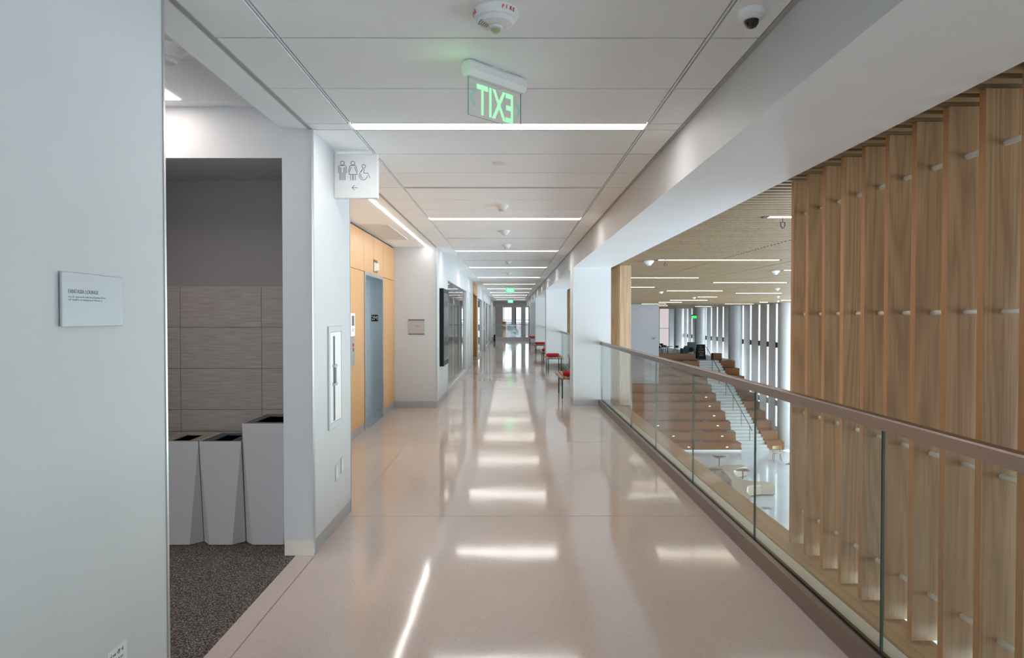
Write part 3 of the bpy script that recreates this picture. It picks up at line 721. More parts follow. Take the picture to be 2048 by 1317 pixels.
# facade with window slits: bays of 6 x 1.6 m
b = MB(); wpos = []
bays = [(43.9, 53.4), (53.4, 62.9), (62.9, 69.9)]
cur = 40.9
slits = [44.7, 46.25, 47.85, 49.55, 51.2, 54.4, 56.0, 57.6, 59.3, 60.9, 64.1, 65.7, 67.3, 68.9]
sw = .18
y = 41.6
for s_ in slits:
    b.box(HXR, HXR + .10, y, s_ - sw, ZF, HC + .36); y = s_ + sw
b.box(HXR, HXR + .10, y, 70, ZF, HC + .36)
for s_ in slits: b.box(HXR, HXR + .10, s_ - sw, s_ + sw, ZF, ZF + .6)
struct(b.build('wall_hall_windows', M['facade'], origin=(HXR, 50, ZF)))
bpy.data.objects['wall_hall_windows'].name = 'wall_hall_right'
for i, s_ in enumerate(slits):
    o = B(HXR + .02, HXR + .09, s_ - sw, s_ - sw + .03, ZF + .6, HC + .1).box(HXR + .02, HXR + .09, s_ + sw - .03, s_ + sw, ZF + .6, HC + .1).build('window_%d' % (6 + i), M['base'])
    struct(o)
    B(HXR + .045, HXR + .055, s_ - sw + .03, s_ + sw - .03, ZF + .6, HC + .1).build('glass_pane', M['pane'], o)
    mm = MB()
    for z in (-.36, -4.4): mm.box(HXR - .004, HXR + .07, s_ - sw, s_ + sw, z - .19, z + .19)
    mm.build('spandrel_block', M['dk'], o)
# near glazed side: floor to ceiling mullions
b = MB(); y = -9
while y < 41.6:
    b.box(HXR, HXR + .10, y, y + .07, ZF, HC + .36); y += 1.6
for z in (ZF, -2.2, HC - .1): b.box(HXR, HXR + .08, -9, 41.6, z, z + .1)
struct(b.build('window_20', M['base'], origin=(HXR, 10, ZF)))
for i, y in enumerate((41.0, 50.6, 60.0, 67.6)):
    tag(MB().cyl((17.55, y, ZF), (17.55, y, HC), .48, 40).build('round_column', M['col']), ['round white column beside the fin screen, nearest along the window wall', 'round white column between the near and middle groups of window slits', 'round white column between the middle and far groups of window slits', 'farthest round white column on the landing'][i], 'column', 'round hall columns')

# flat cushions on the steps
def px(x, Y): return (x - 1022.5) * Y / F
rows = {5: [(695, 't'), (900, 'r'), (1110, 't'), (1335, 'r'), (1535, 't')], 4: [(850, 't'), (1300, 't')], 3: [(525, 't'), (680, 'r'), (910, 't'), (1135, 't'), (1355, 't'), (1660, 'r')],
        2: [(1035, 'r'), (1265, 't'), (1402, 'r'), (1745, 't')], 1: [(1230, 't'), (1375, 'r'), (1505, 'r'), (1810, 'r')]}
seq = ['leftmost', 'second from left', 'third from left', 'fourth from left', 'fifth from left', 'rightmost']
for k, lst in rows.items():
    for j, (u, c) in enumerate(lst):
        Y = TY(k) + .36; X = px(1240 + u / 7.877, Y)
        p = 'rightmost' if j == len(lst) - 1 else seq[j]
        tag(B(X - .25, X + .25, Y - .22, Y + .22, TZ(k), TZ(k) + .03).build('seat_pad', M['mat_teal'] if c == 't' else M['mat_red'], None, .01),
            '%s flat square seat pad on the %s oak step, %s on that step' % ('teal' if c == 't' else 'maroon', ['first', 'second', 'third', 'fourth', 'fifth'][k - 1], p), 'seat pad', 'felt seat pads')
for (xp, k, c, l) in ((1340, 10, 'r', 'maroon flat seat pad on the second highest oak step, left'), (1371, 10, 't', 'teal flat seat pad on the second highest oak step, right'), (1371, 8, 'r', 'maroon flat seat pad on the eighth oak step just under the rail')):
    Y = TY(k) + .36; X = px(xp, Y)
    tag(B(X - .25, X + .25, Y - .22, Y + .22, TZ(k), TZ(k) + .03).build('seat_pad', M['mat_teal'] if c == 't' else M['mat_red'], None, .01), l, 'seat pad', 'felt seat pads')
for (xp, k, l) in ((1413.3, 6, 'sixth step'), (1420.6, 5, 'fifth step'), (1429.5, 4, 'fourth step'), (1437, 3, 'third step, right one'), (1446, 2, 'second step, right one'), (1456, 1, 'bottom step, right one'), (1316.8, 3, 'third step, left one'), (1348, 2, 'second step, left one'), (1379, 1, 'bottom step, left one')):
    X = px(xp, TY(k)); tag(B(X - .07, X + .07, TY(k) + .008, TY(k) + .0195, TZ(k) - .27, TZ(k) - .21).build('step_light', emit('step_glow', (1, .93, .82), .7) if 'step_glow' not in bpy.data.materials else bpy.data.materials['step_glow']), 'tiny lit step light in the riser of the oak ' + l, 'step light', 'step lights')

# lounge seat on the hall floor
pts = [(12.05, 29.3), (12.1, 29.85), (11.4, 29.98), (11.05, 30.2), (10.9, 30.6), (10.95, 31.3), (11.1, 31.9), (11.4, 32.4), (12.1, 32.9), (12.05, 33.45), (11.0, 33.3), (10.4, 33.1), (9.3, 33.0), (9.2, 32.35), (10.2, 32.3), (10.5, 32.1), (10.45, 31.2), (10.3, 30.2), (10.0, 29.3), (9.7, 28.2), (9.75, 27.5), (10.25, 27.4), (10.4, 28.2), (10.75, 29.05), (11.4, 29.3)]
o = MB(); ctr = (10.6, 30.5)
def inset(p, d):
    out = []
    n = len(p)
    for i in range(n):
        a = Vector(p[i - 1]); c = Vector(p[i]); e = Vector(p[(i + 1) % n]); t1 = (c - a).normalized(); t2 = (e - c).normalized()
        nn = Vector((-t1.y - t2.y, t1.x + t2.x)); nn = nn.normalized() if nn.length > 1e-6 else Vector((0, 0))
        out.append((c.x + nn.x * d, c.y + nn.y * d))
    return out
o.loft([[(x, y, ZF + .03) for x, y in inset(pts, .05)], [(x, y, ZF + .06) for x, y in inset(pts, .01)], [(x, y, ZF + .25) for x, y in pts], [(x, y, ZF + .44) for x, y in inset(pts, .01)], [(x, y, ZF + .5) for x, y in inset(pts, .06)]], 0, True, False)
t = empty('branching_sofa', (10.6, 30.5, ZF), 'beige branching lounge sofa on the white floor below', 'sofa')
o.build('upholstery', M['sofa'], t); MB().prism(inset(pts, .12), ZF, ZF + .04).build('plinth', M['dk'], t)
def sidetable(x, y, h, rz, label):
    t = empty('side_table', (x, y, ZF), label, 'table', 'small pedestal tables'); n = 24
    pr = []
    for i in range(n):
        a = 2 * PI * i / n; r = .30 + .05 * math.cos(3 * a); pr.append((x + r * math.cos(a + rz) * 1.1, y + r * math.sin(a + rz) * .85))
    MB().prism(pr, ZF + h - .03, ZF + h).build('table_top', M['ht'], t)
    MB().cyl((x, y, ZF + .01), (x, y, ZF + h - .03), .022, 12).build('stem', M['dk'], t)
    MB().lathe((x, y, ZF), [(.17, 0), (.17, .012), (.02, .016)], 24).build('foot', M['dk'], t)
sidetable(11.2, 34.6, .65, .2, 'small brown pedestal table behind the beige sofa, farthest of three')
sidetable(10.05, 31.7, .65, 2, 'small brown pedestal table in the left crook of the beige sofa')
sidetable(11.4, 31.6, .65, 1.1, 'small brown pedestal table in the right crook of the beige sofa')
tag(B(10.74, 11.06, 27.2, 27.55, ZF, ZF + .006).build('floor_box', mat('floor_box_grey', (.10, .11, .12), .4)), 'small grey square floor box on the white hall floor', 'floor box')
# round table and chair by the window
def cafe_chair(x, y, rz, label, z0=ZF, wd=None):
    wd = wd or bpy.data.materials['sill_oak']
    t = empty('cafe_chair', (x, y, z0), label, 'chair', 'light wood cafe chairs')
    pr = [(x + .22 * math.cos(a) , y + .21 * math.sin(a)) for a in [2 * PI * i / 20 for i in range(20)]]
    MB().prism(pr, z0 + .44, z0 + .465).build('seat', wd, t)
    rr = []
    for zz, r in ((z0 + .62, .235), (z0 + .80, .25)):
        out = [(x + r * math.cos(a), y + r * math.sin(a), zz) for a in [PI * .05 + PI * .9 * i / 12 for i in range(13)]]
        inn = [(x + (r - .02) * math.cos(a), y + (r - .02) * math.sin(a), zz) for a in [PI * .95 - PI * .9 * i / 12 for i in range(13)]]
        rr.append(out + inn)
    MB().loft(rr).build('backrest', wd, t)
    for sx in (-1, 1):
        for sy in (-1, 1): MB().cyl((x + sx * .21, y + sy * .2, z0), (x + sx * .16, y + sy * .15, z0 + .44), .014, 8).build('leg', M['dk'], t)
        MB().cyl((x + sx * .19, y + .12, z0 + .45), (x + sx * .2, y + .13, z0 + .66), .012, 8).build('back_post', M['dk'], t)
    t.rotation_euler = (0, 0, rz); return t
def round_table(x, y, label, z0=ZF, r=.40, m=None):
    t = empty('round_table', (x, y, z0), label, 'table', 'round cafe tables')
    MB().cyl((x, y, z0 + .72), (x, y, z0 + .745), r, 32).build('table_top', m or M['white'], t)
    MB().cyl((x, y, z0 + .02), (x, y, z0 + .72), .03, 12).build('stem', M['dk'], t)
    MB().box(x - .28, x + .28, y - .03, y + .03, z0, z0 + .03).box(x - .03, x + .03, y - .28, y + .28, z0, z0 + .03).build('foot', M['dk'], t)
round_table(15.5, 35.6, 'round white cafe table below, half hidden by the fin screen')
cafe_chair(15.1, 36.5, -.2, 'light wood cafe chair at the round white table below')
# landing furniture
zl = LZ2
for i, (x, y, l) in enumerate(((13.6, 56.0, 'dark round table on the upper landing beside the grey wall'), (13.4, 60.5, 'dark round table on the upper landing, farther back'))): round_table(x, y, l, zl, .45, M['dk'])
for i, (x, y, r, l) in enumerate(((12.9, 55.6, 1.4, 'dark chair left of the landing table nearest the grey wall'), (14.3, 56.0, -1.4, 'dark chair right of the front landing table'), (13.5, 57.0, 0, 'dark chair behind the front landing table'), (14.1, 60.8, -1.2, 'dark chair beside the farther landing table'))):
    cafe_chair(x, y, r, l, zl, M['dk'])['group'] = 'dark landing chairs'
def booth(x0, x1, y, h, label):
    t = empty('lounge_sofa', ((x0 + x1) / 2, y, zl), label, 'sofa', 'grey landing sofas'); fab = bpy.data.materials.get('slate_fabric') or mat('slate_fabric', (.13, .16, .18), .9)
    B(x0, x1, y, y + .8, zl + .1, zl + .45).build('seat', fab, t, .03); B(x0, x1, y - .16, y, zl + .1, zl + h).build('backrest', fab, t, .03)
    B(x0 - .14, x0, y - .16, y + .8, zl + .1, zl + .62).build('armrest', fab, t, .03); B(x1, x1 + .14, y - .16, y + .8, zl + .1, zl + .62).build('armrest', fab, t, .03)
    B(x0, x1, y, y + .7, zl, zl + .1).build('base', M['dk'], t)
booth(14.65, 15.15, 54.6, .86, 'grey high-backed lounge sofa on the landing, left one'); booth(15.45, 16.2, 56.6, 1.1, 'grey high-backed lounge sofa on the landing, right one behind')
# sandwich board
t = empty('sandwich_board', (15.0, 51.0, zl), 'black sandwich board sign with pale chalk writing at the top of the stairs', 'sign')
def board(s):
    b = MB(); y0 = 51.0 - .30 * s; y1 = 51.0 - .03 * s
    b.loft([[(14.67, y0, zl), (15.33, y0, zl), (15.33, y0 + .03, zl), (14.67, y0 + .03, zl)], [(14.67, y1, zl + 1.12), (15.33, y1, zl + 1.12), (15.33, y1 + .03, zl + 1.12), (14.67, y1 + .03, zl + 1.12)]]); return b
p1 = board(1).build('front_panel', M['black'], t); board(-1).build('back_panel', M['black'], t)
chalk = mat('chalk', (.42, .36, .33), .8)
b = MB(); UU = ((1, 0, 0), Vector((0, .27, 1.12)).normalized(), (0, -1, .24))
for (wd, zz, sz_, n_) in ((.20, .88, .12, 4), (.34, .74, .06, 9), (.44, .50, .16, 6), (.30, .36, .08, 7), (.36, .24, .07, 8)):
    scribble(b, (15.0 - wd / 2, 50.70 + .27 * zz / 1.12 - .006, zl + zz), UU, wd, sz_, .016, n_)
b.build('chalk_writing', chalk, p1)
# planter
t = empty('potted_plant', (14.4, 51.6, zl), 'small potted plant left of the black sandwich board', 'plant')
MB().lathe((14.4, 51.6, zl), [(.14, 0), (.2, .45), (.18, .45)], 24).build('pot', M['white'], t)
b = MB()
for i in range(90):
    a = random.uniform(0, 2 * PI); e = random.uniform(.1, 1.3); r = random.uniform(.15, .35)
    d = Vector((math.cos(a) * math.cos(e), math.sin(a) * math.cos(e), math.sin(e))); p = Vector((14.4, 51.6, zl + .5)) + d * r; s_ = d.cross(Vector((0, 0, 1))).normalized() * .05
    b.add([p - d * .1, p + s_, p + d * .12, p - s_], [(0, 1, 2, 3)])
b.build('foliage', mat('leaf_dark', (.02, .05, .025), .6), t)
tag(B(15.5, 16.15, 49.4, 50.0, zl, zl + .5).build('wood_cube', M['tier'], None, .01), 'oak cube seat on the landing at the top right of the stairs', 'stool')
# hanging exit sign of the hall
t = empty('hanging_exit_sign', (15.6, 55, 2.0), 'small green exit sign hanging on a rod from the slatted hall ceiling', 'exit sign')
MB().cyl((15.6, 55, 1.78), (15.6, 55, HC), .015, 8).build('rod', M['dk'], t); B(15.35, 15.85, 54.95, 55.05, 1.70, 1.79).build('housing', M['dk'], t)
B(15.40, 15.80, 54.99, 55.01, 1.48, 1.70).build('sign_panel', M['green_b'], t)
# wall lamp on grey wall
t = empty('wall_lamp', (10.2, 45.9, .2), 'small projecting wall lamp on the grey hall wall', 'lamp')
MB().cyl((10.25, 46, .02), (10.25, 45.86, .02), .03, 10).build('arm', M['base'], t); MB().cyl((10.2, 45.84, .02), (10.32, 45.84, .06), .06, 12).build('head', M['base'], t)

# ------------------------------------------------------------------ ceiling devices
def detector(name, x, y, z, r, label, group=None):
    t = empty(name, (x, y, z), label, 'smoke detector', group)
    MB().lathe((x, y, z), [(r, 0), (r, -.18 * r), (r * .93, -.26 * r), (r * .62, -.62 * r), (r * .55, -.66 * r)], 32).build('base', M['white'], t)
    MB().lathe((x, y, z), [(r * .5, -.64 * r), (r * .5, -.80 * r), (r * .40, -.92 * r)], 24).build('sensor_head', mat('detector_head', (.62, .62, .62), .5) if 'detector_head' not in bpy.data.materials else bpy.data.materials['detector_head'], t)
    return t
d0 = detector('smoke_detector', -.10, 6.87, ZC, .072, 'small white smoke detector just before the second strip light', 'corridor smoke detectors')
copy_tree(d0, (-.09, 8.9, ZC), 'small white smoke detector between the second and third strip lights, nearer one')
copy_tree(d0, (-.075, 10.6, ZC), 'small white smoke detector just before the third strip light')
copy_tree(d0, (-.07, 13.6, ZC), 'small white smoke detector just after the third strip light')
copy_tree(d0, (-.07, 17.2, ZC), 'small white smoke detector between the fourth and fifth strip lights')
copy_tree(d0, (-.07, 31.5, ZC), 'tiny white smoke detector far down the corridor between the green exit signs')
detector('smoke_detector', -1.70, 3.22, LZ, .085, 'white smoke detector on the lounge ceiling, half behind the near wall edge')
hd = [(2.32, 10.9, 'beside the long nearest strip'), (5.4, 13.2, 'left of the strip cut by the fins'), (5.5, 23.7, 'left of the middle strip'), (8.65, 21.0, 'near the fins, right of the third row strip'), (11.9, 28.8, 'near the fins, fourth down'), (8.55, 30.2, 'left of the short middle strip'), (15.0, 36.3, 'near the fins, lowest')]
for i, (x, y, l) in enumerate(hd): detector('smoke_detector', x, y, HC, .085, 'white smoke detector on the slatted ceiling, ' + l, 'hall smoke detectors')
for (x, y, l) in ((2.56, 10.72, 'tiny dark hanging hook under the nearest complete hall strip light'), (2.58, 6.14, 'tiny dark hanging hook under the strip light beside the fins')):
    MB().cyl((x, y, HC), (x, y, HC - .05), .006, 6).tube([(x - .02, y, HC - .05), (x - .02, y, HC - .09), (x, y, HC - .11), (x + .02, y, HC - .09), (x + .02, y, HC - .05), (x - .02, y, HC - .05)], .005, 6).build('ceiling_hook', M['dk'])
    tag(bpy.data.objects[[o.name for o in bpy.data.objects if o.name.startswith('ceiling_hook')][-1]], l, 'hook', 'ceiling hooks')
tag(MB().lathe((-.09, 5.02, ZC), [(.047, 0), (.047, -.006), (.042, -.009)], 32).build('sprinkler_cover', M['white']), 'flat round white sprinkler cover plate in the corridor ceiling after the first strip light', 'sprinkler cover')
# fire alarm speaker strobe
t = empty('fire_alarm', (-.06, 2.545, ZC), 'round white ceiling fire alarm with red FIRE lettering and clear strobe', 'fire alarm')
c = (-.06, 2.545, ZC); R = .088
MB().lathe(c, [(R * .97, 0), (R, -.004), (R * .99, -.020), (R * .92, -.034), (R * .84, -.038)], 56).build('housing', M['white'], t)
MB().lathe(c, [(R * .84, -.038), (R * .74, -.052), (R * .5, -.060), (R * .3, -.061)], 56).build('front_cover', M['white'], t)
MB().lathe(c, [(R * .30, -.060), (R * .30, -.067), (R * .24, -.069)], 32).build('bezel', M['white'], t)
lens = MB().lathe(c, [(R * .22, -.066), (R * .2, -.078), (R * .12, -.084)], 24).build('strobe_lens', glassy('strobe_clear', (.8, .82, .8), 1.45), t)
MB().box(c[0] - .008, c[0] + .008, c[1] - .003, c[1] + .003, ZC - .080, ZC - .064).build('flash_tube', mat('flash_yellow', (.75, .70, .30), .3), lens)
b = MB()
for i in range(7):
    for j in range(5):
        a = PI * 1.02 + i * .1; rr = R * (.42 + j * .085); zz = -.0605 - .0 if rr < R * .5 else -.060 + (rr - R * .5) / (R * .24) * .008
        b.cyl((c[0] + rr * math.cos(a), c[1] + rr * math.sin(a), ZC + zz - .001), (c[0] + rr * math.cos(a), c[1] + rr * math.sin(a), ZC + zz + .002), .0022, 6)
b.build('speaker_holes', mat('hole_grey', (.25, .25, .25), .8), t)
def fire_text(a_mid):
    b = MB(); step = .185
    for i, ch in enumerate('FIRE'):
        a = a_mid + (i - 1.5) * step
        n = Vector((math.cos(a), math.sin(a), 0)); tx = Vector((-math.sin(a), math.cos(a), 0)); up = (Vector((0, 0, 1)) + n * .25).normalized()
        p = Vector(c) + n * (R * .965) + Vector((0, 0, -.0245)) + n * .0022
        b.text(ch, p - tx * .0052, tx, up, n, .018, .0008, 0, 'LEFT', 1.0, .0005)
    return b
fire_text(-PI / 2 + .62).build('lettering', M['red'], t); fire_text(-PI / 2 - 1.35).build('lettering', M['red'], t)
# dome camera
t = empty('dome_camera', (.94, 2.545, ZC), 'white ceiling dome camera with dark lens near the right ceiling edge', 'camera')
c = (.94, 2.545, ZC); R = .056
MB().lathe(c, [(R, 0), (R, -.008), (R * .92, -.022), (R * .66, -.034), (R * .55, -.036)], 40).build('housing', M['white'], t)
MB().lathe((c[0] + .001, c[1], c[2]), [(R * .5, -.034), (R * .47, -.048), (R * .32, -.060), (R * .1, -.066)], 32).build('dome', mat('smoked_dome', (.01, .01, .012), .05, 0, 0, None, .8), t)
# near exit sign
def exit_sign(name, A, Bp, label, mats, near=True, zt=None):
    A = Vector((*A, 0)); Bp = Vector((*Bp, 0)); d = (Bp - A).normalized(); n = Vector((d.y, -d.x, 0)); up = Vector((0, 0, 1)); L = (Bp - A).length
    zt = ZC - .075; zb = zt - .178
    mid = (A + Bp) / 2; t = empty(name, (mid.x, mid.y, ZC), label, 'exit sign', 'edge-lit exit signs')
    prof = [(-.026, ZC - .006), (-.034, ZC - .02), (-.034, ZC - .050), (-.016, ZC - .076), (.016, ZC - .076), (.034, ZC - .050), (.034, ZC - .02), (.026, ZC - .006)]
    r = []
    for e in (-.012, L + .012): r.append([tuple(A + d * e + n * q + up * z) for q, z in prof])
    MB().loft(r).build('housing', M['white'], t, .003)
    MB().cyl((mid.x, mid.y, ZC - .008), (mid.x, mid.y, ZC + .002), .05, 24).build('mount', M['white'], t)
    o = MB(); p = [tuple(A + n * .0025 + up * zt), tuple(A - n * .0025 + up * zt), tuple(A - n * .0025 + up * zb), tuple(A + n * .0025 + up * zb)]
    q = [tuple(Vector(x) + d * L) for x in p]
    o.add(p + q, [(0, 1, 2, 3), (7, 6, 5, 4)], 1); o.add(p + q, [(0, 3, 7, 4), (1, 5, 6, 2)], 0); o.add(p + q, [(3, 2, 6, 7), (0, 4, 5, 1)], 1)
    pan = o.build('acrylic_panel', [M['acr'], M['gedge2']], t)
    b = MB(); s_ = .185
    k = d * -1 if near else d
    b.text('EXIT', mid + n * .003 + up * (zb + .017), k, up, n, .198, .0006, 0, 'CENTER', .60, .0035)
    b.build('lettering', mats[0], pan)
    b = MB()
    for sgn in (-1, 1):
        cx = mid + d * sgn * (L / 2 - .022)
        b.stroke(cx + n * .003 + up * (zb + .088), d, up, n, [(-sgn * .014, .034), (sgn * .010, 0), (-sgn * .014, -.034)], .011, .0005)
    b.build('arrow', mats[1], pan)
    return t
M['acr'] = glassy('acrylic_clear', (.985, .995, .99), 1.12); M['gedge2'] = mat('acrylic_edge', (.03, .22, .13), .2)
exit_sign('exit_sign', (-.20, 3.016), (.047, 3.254), 'angled hanging glass exit sign with pale green letters seen from behind, nearest one', (M['green_pale'], M['arrow']))
l = bpy.data.lights.new('exit_sign_glow', 'POINT'); l.energy = .06; l.color = (.30, 1, .35); l.shadow_soft_size = .03
lo_ = bpy.data.objects.new('exit_sign_glow', l); C.objects.link(lo_); lo_.location = (-.27, 2.95, ZC - .13)
for (y, l) in ((24.3, 'bright green exit sign in mid corridor, middle one of three'), (40.5, 'farthest green exit sign before the end window of the corridor')):
    t = empty('exit_sign', (-.05, y, ZC), l, 'exit sign', 'edge-lit exit signs')
    B(-.23, .13, y - .03, y + .03, ZC - .075, ZC).build('housing', M['white'], t)
    p = B(-.22, .12, y - .004, y + .004, ZC - .26, ZC - .075).build('acrylic_panel', mat('green_lit_panel', (.1, .8, .3), .3, 0, .55, (.05, .8, .2)) if 'green_lit_panel' not in bpy.data.materials else bpy.data.materials['green_lit_panel'], t)
    MB().text('EXIT', (-.05, y - .005, ZC - .238), (-1, 0, 0), (0, 0, 1), (0, -1, 0), .19, .001, 0, 'CENTER', .62).build('lettering', emit('exit_white_green', (.45, 1, .6), 1.5) if 'exit_white_green' not in bpy.data.materials else bpy.data.materials['exit_white_green'], p)

# ------------------------------------------------------------------ recycling bins
def rbin(x0, x1, y0, y1, h, lidcol, slot, label):
    t = empty('recycling_bin', ((x0 + x1) / 2, (y0 + y1) / 2, 0), label, 'bin', 'white faceted bins')
    c = .064; g = .001; x0 += g; x1 -= g
    bot = [(x0 + c, y0, .004), (x1 - c, y0, .004), (x1, y0 + c, .004), (x1, y1, .004), (x0, y1, .004), (x0, y0 + c, .004)]
    b = MB(); A_, B_, C_, D_ = (x0, y0, h), (x1, y0, h), (x1, y1, h), (x0, y1, h)
    vs = bot + [A_, B_, C_, D_]
    b.add(vs, [(0, 1, 7, 6), (1, 2, 7), (2, 3, 8, 7), (3, 4, 9, 8), (4, 5, 6, 9), (5, 0, 6), (5, 4, 3, 2, 1, 0)])
    e = .008; zi = h - .012
    b.box(x0, x1, y0, y0 + e, h + .0002, h + .003).box(x0, x1, y1 - e, y1, h + .0002, h + .003).box(x0, x0 + e, y0 + e, y1 - e, h + .0002, h + .003).box(x1 - e, x1, y0 + e, y1 - e, h + .0002, h + .003)
    b.build('body', M['bin'], t)
    sx0, sx1, sy0, sy1 = slot
    ld = MB(); X0, X1, Y0, Y1 = x0 + e, x1 - e, y0 + e, y1 - e
    a0, a1, c0, c1 = x0 + sx0, x0 + sx1, y0 + sy0, y0 + sy1
    for q in ((X0, a0, Y0, Y1), (a1, X1, Y0, Y1), (a0, a1, Y0, c0), (a0, a1, c1, Y1)): ld.box(*q, h - .010, h + .0008)
    ld.build('lid', mat('lid_' + label.split()[0], lidcol, .5), t)
    B(a0, a1, c0, c1, h - .009, h - .006).build('opening', mat('bin_dark', (.002, .002, .002), 1, 0, 0, None, 0) if 'bin_dark' not in bpy.data.materials else bpy.data.materials['bin_dark'], t)
rbin(-2.665, -2.382, 4.31, 4.65, .698, (.16, .19, .14), (.07, .21, .06, .28), 'green-lidded white faceted bin, mostly behind the near wall edge')
rbin(-2.379, -2.096, 4.31, 4.65, .698, (.27, .23, .17), (.08, .20, .04, .27), 'tan-lidded white faceted bin, left in the alcove')
rbin(-2.093, -1.810, 4.31, 4.65, .698, (.045, .055, .08), (.08, .20, .04, .27), 'navy-lidded white faceted bin, low one between tan bin and tall bin')
rbin(-1.805, -1.470, 4.31, 4.76, .818, (.10, .09, .085), (.06, .28, .07, .36), 'tall dark-lidded white faceted bin beside the white pier')

# ------------------------------------------------------------------ benches with red cushions
def bench(x, y, label):
    W2, L = .50, 1.45
    t = empty('slatted_bench', (x + W2 / 2, y + L / 2, 0), label, 'bench', 'slatted corridor benches')
    for i in range(6):
        a = x + i * (W2 / 6) + .008; MB().box(a, a + W2 / 6 - .022, y, y + L, .392, .42).build('slat', M['bench'], t)
    MB().box(x + .01, x + W2 - .01, y + .25, y + .29, .36, .392).box(x + .01, x + W2 - .01, y + L - .29, y + L - .25, .36, .392).build('cross_rail', M['dk'], t)
    for sx in (.07, W2 - .07):
        for sy in (.27, L - .27): MB().box(x + sx - .012, x + sx + .012, y + sy - .012, y + sy + .012, 0, .37).build('leg', M['dk'], t)
    return t
def cushion(x0, x1, y, label):
    b = MB(); n = 14; r = []
    for k in range(9):
        u = k / 8; s_ = (1 - (2 * u - 1) ** 10 * .22)
        r.append([(x0 + (x1 - x0) * u, y + .11 + .11 * s_ * math.copysign(abs(math.cos(2 * PI * i / n)) ** .7, math.cos(2 * PI * i / n)), .47 + .048 * s_ * math.copysign(abs(math.sin(2 * PI * i / n)) ** .7, math.sin(2 * PI * i / n))) for i in range(n)])
    b.loft(r, 0, True, True); tag(b.build('cushion', M['cush_red']), label, 'cushion', 'red bench cushions')
BE = [(.90, 11.95, 'slatted bench nearest the camera, half hidden by the nearest column'), (.98, 17.95, 'slatted bench in front of the second column'), (.98, 20.95, 'slatted bench mostly hidden behind the second column'), (.97, 26.6, 'slatted bench in front of the third column'), (.97, 35.3, 'farthest slatted bench in front of the fourth column')]
for x, y, l in BE: bench(x, y, l)
cushion(.985, 1.36, 12.15, 'red cushion on the nearest slatted bench'); cushion(1.0, 1.36, 18.25, 'red cushion on the bench before the second column'); cushion(1.02, 1.38, 21.2, 'red cushion on the bench hidden behind the second column')
cushion(.99, 1.42, 26.8, 'dark red cushion on the bench before the third column'); cushion(.99, 1.42, 35.5, 'red cushion on the farthest bench')

# ------------------------------------------------------------------ end of corridor
struct(B(XL, XR, YEND, YEND + .2, 2.33, ZC + .1).build('wall_bulkhead', mat('bulkhead', (.42, .38, .35), .6)))
struct(B(XL, 1.5, 42.5, 42.7, -.3, .25).build('trim_8', M['base']))
t = empty('end_railing', (0, 42.6, .25), 'glass railing with steel rail across the far end of the corridor', 'railing')
B(XL + .05, 1.5, 42.58, 42.6, .25, 1.05).build('glass_panel', M['glass'], t); B(XL + .05, 1.5, 42.56, 42.62, 1.05, 1.09).build('top_rail', M['rail'], t)
struct(B(-3, 3.2, 43.2, 54, -3.2, -3.0).build('floor_lower', M['terrazzo'], origin=(0, 48, -3)))
b = MB(); b.box(-3, -.66, 52, 52.2, -3, 3.1); b.box(1.45, 3.2, 52, 52.2, -3, 3.1); b.box(XL - .1, XL, YEND, 52, -3, 3.1); b.box(-.66, 1.45, 52, 52.2, 2.36, 3.1)
b.box(1.73, 1.83, 43.0, 52, -3, 3.1)
struct(b.build('wall_far', mat('far_pink', (.62, .56, .52), .6), origin=(0, 52, 0)))
struct(B(-3, 3.2, YEND, 54, 2.75, 2.9).build('ceiling_far', M['tile']))
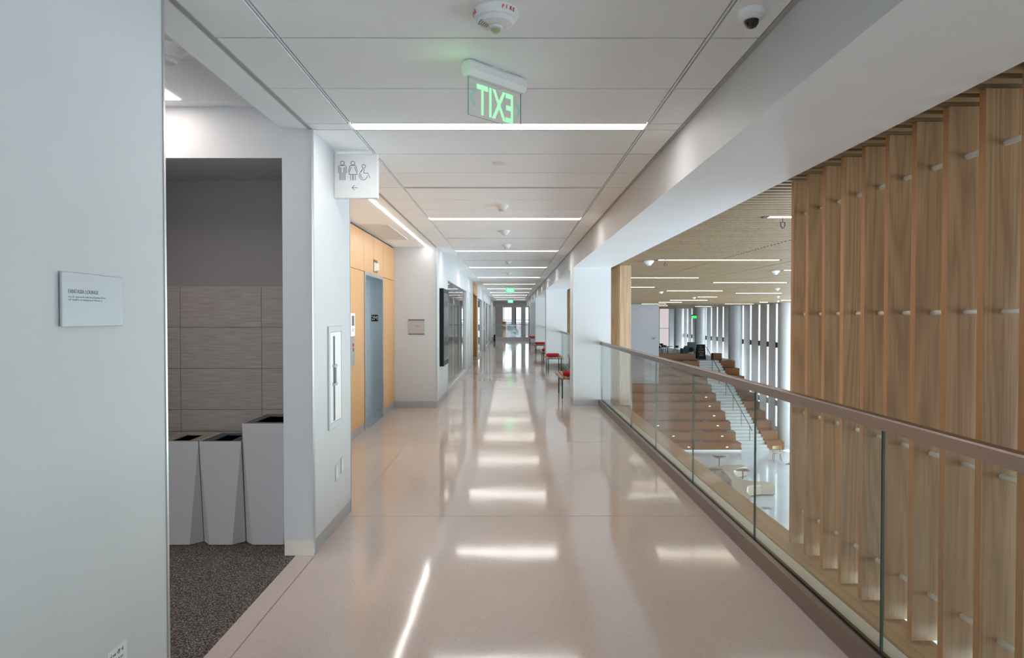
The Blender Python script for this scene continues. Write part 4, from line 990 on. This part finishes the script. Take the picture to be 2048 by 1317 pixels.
o = struct(B(-.62, -.56, 52.0, 52.1, -3, 2.36).box(.31, .40, 51.98, 52.12, -3, 2.36).box(1.39, 1.45, 52, 52.1, -3, 2.36).box(-.66, 1.45, 52, 52.1, 1.33, 1.38).box(-.66, 1.45, 52, 52.1, -1.8, -1.74).build('window_21', M['dk']))
B(-.56, 1.39, 52.04, 52.06, -3, 2.36).build('glass_pane', M['pane'], o)
for (x0, x1, l) in ((.02, .31, 'pale grey post left of centre in the far end window'), (.78, 1.14, 'pale post at the right of the far end window')): tag(B(x0, x1, 51.4, 51.7, -3, 2.75).build('window_post', M['wall']), l, 'post', 'end window posts')
tag(B(-.66, -.40, 47.5, 47.8, -3, 1.25).build('wood_post', wood('post_maple', (.42, .20, .06), (.34, .15, .04), 'z', 3)), 'brown wood post behind the far railing, left of the end window', 'post')
b = MB(); b.add([(-.3, 48, .6), (.55, 48, .2), (.55, 48.1, .2), (-.3, 48.1, .6), (-.3, 48, 1.0), (.1, 48, 1.05), (.55, 48.1, .55), (-.3, 48.1, 1.0)], [(0, 1, 2, 3), (4, 5, 6, 7), (0, 4, 5, 1), (1, 5, 6, 2), (0, 3, 7, 4), (2, 6, 7, 3)])
b.box(-.05, .35, 48, 48.1, -3, .45)
tag(b.build('stair_balustrade', mat('pale_blue', (.45, .60, .68), .3)), 'pale blue sloping stair balustrade seen through the far railing', 'balustrade')
tag(MB().cyl((-1.1, 42.3, 0), (-1.1, 42.3, .42), .06, 14).build('waste_canister', M['black']), 'small black canister on the floor at the far left end', 'canister')
brick = mat('far_brick', (.23, .20, .21), .8)
tag(B(-12, .32, 90, 100, -8, 1.0).build('office_building', brick), 'grey brick building outside the far end window, left', 'building')
tag(B(.5, 12, 86, 96, -8, .9).build('office_building', mat('far_brick_2', (.26, .20, .22), .8)), 'reddish brick building outside the far end window, right', 'building')
# closing walls behind the photographer
b = MB(); b.box(XL - .12, XR + .7, YB - .15, YB - .05, -.02, .35); b.box(XL - .12, XR + .7, YB - .15, YB - .05, 2.56, ZC + .1); b.box(XL - .12, XL + .1, YB - .15, YB - .05, .35, 2.56)
struct(b.build('wall_back', M['wall'], origin=(0, YB, 0)))
bpy.context.view_layer.update()
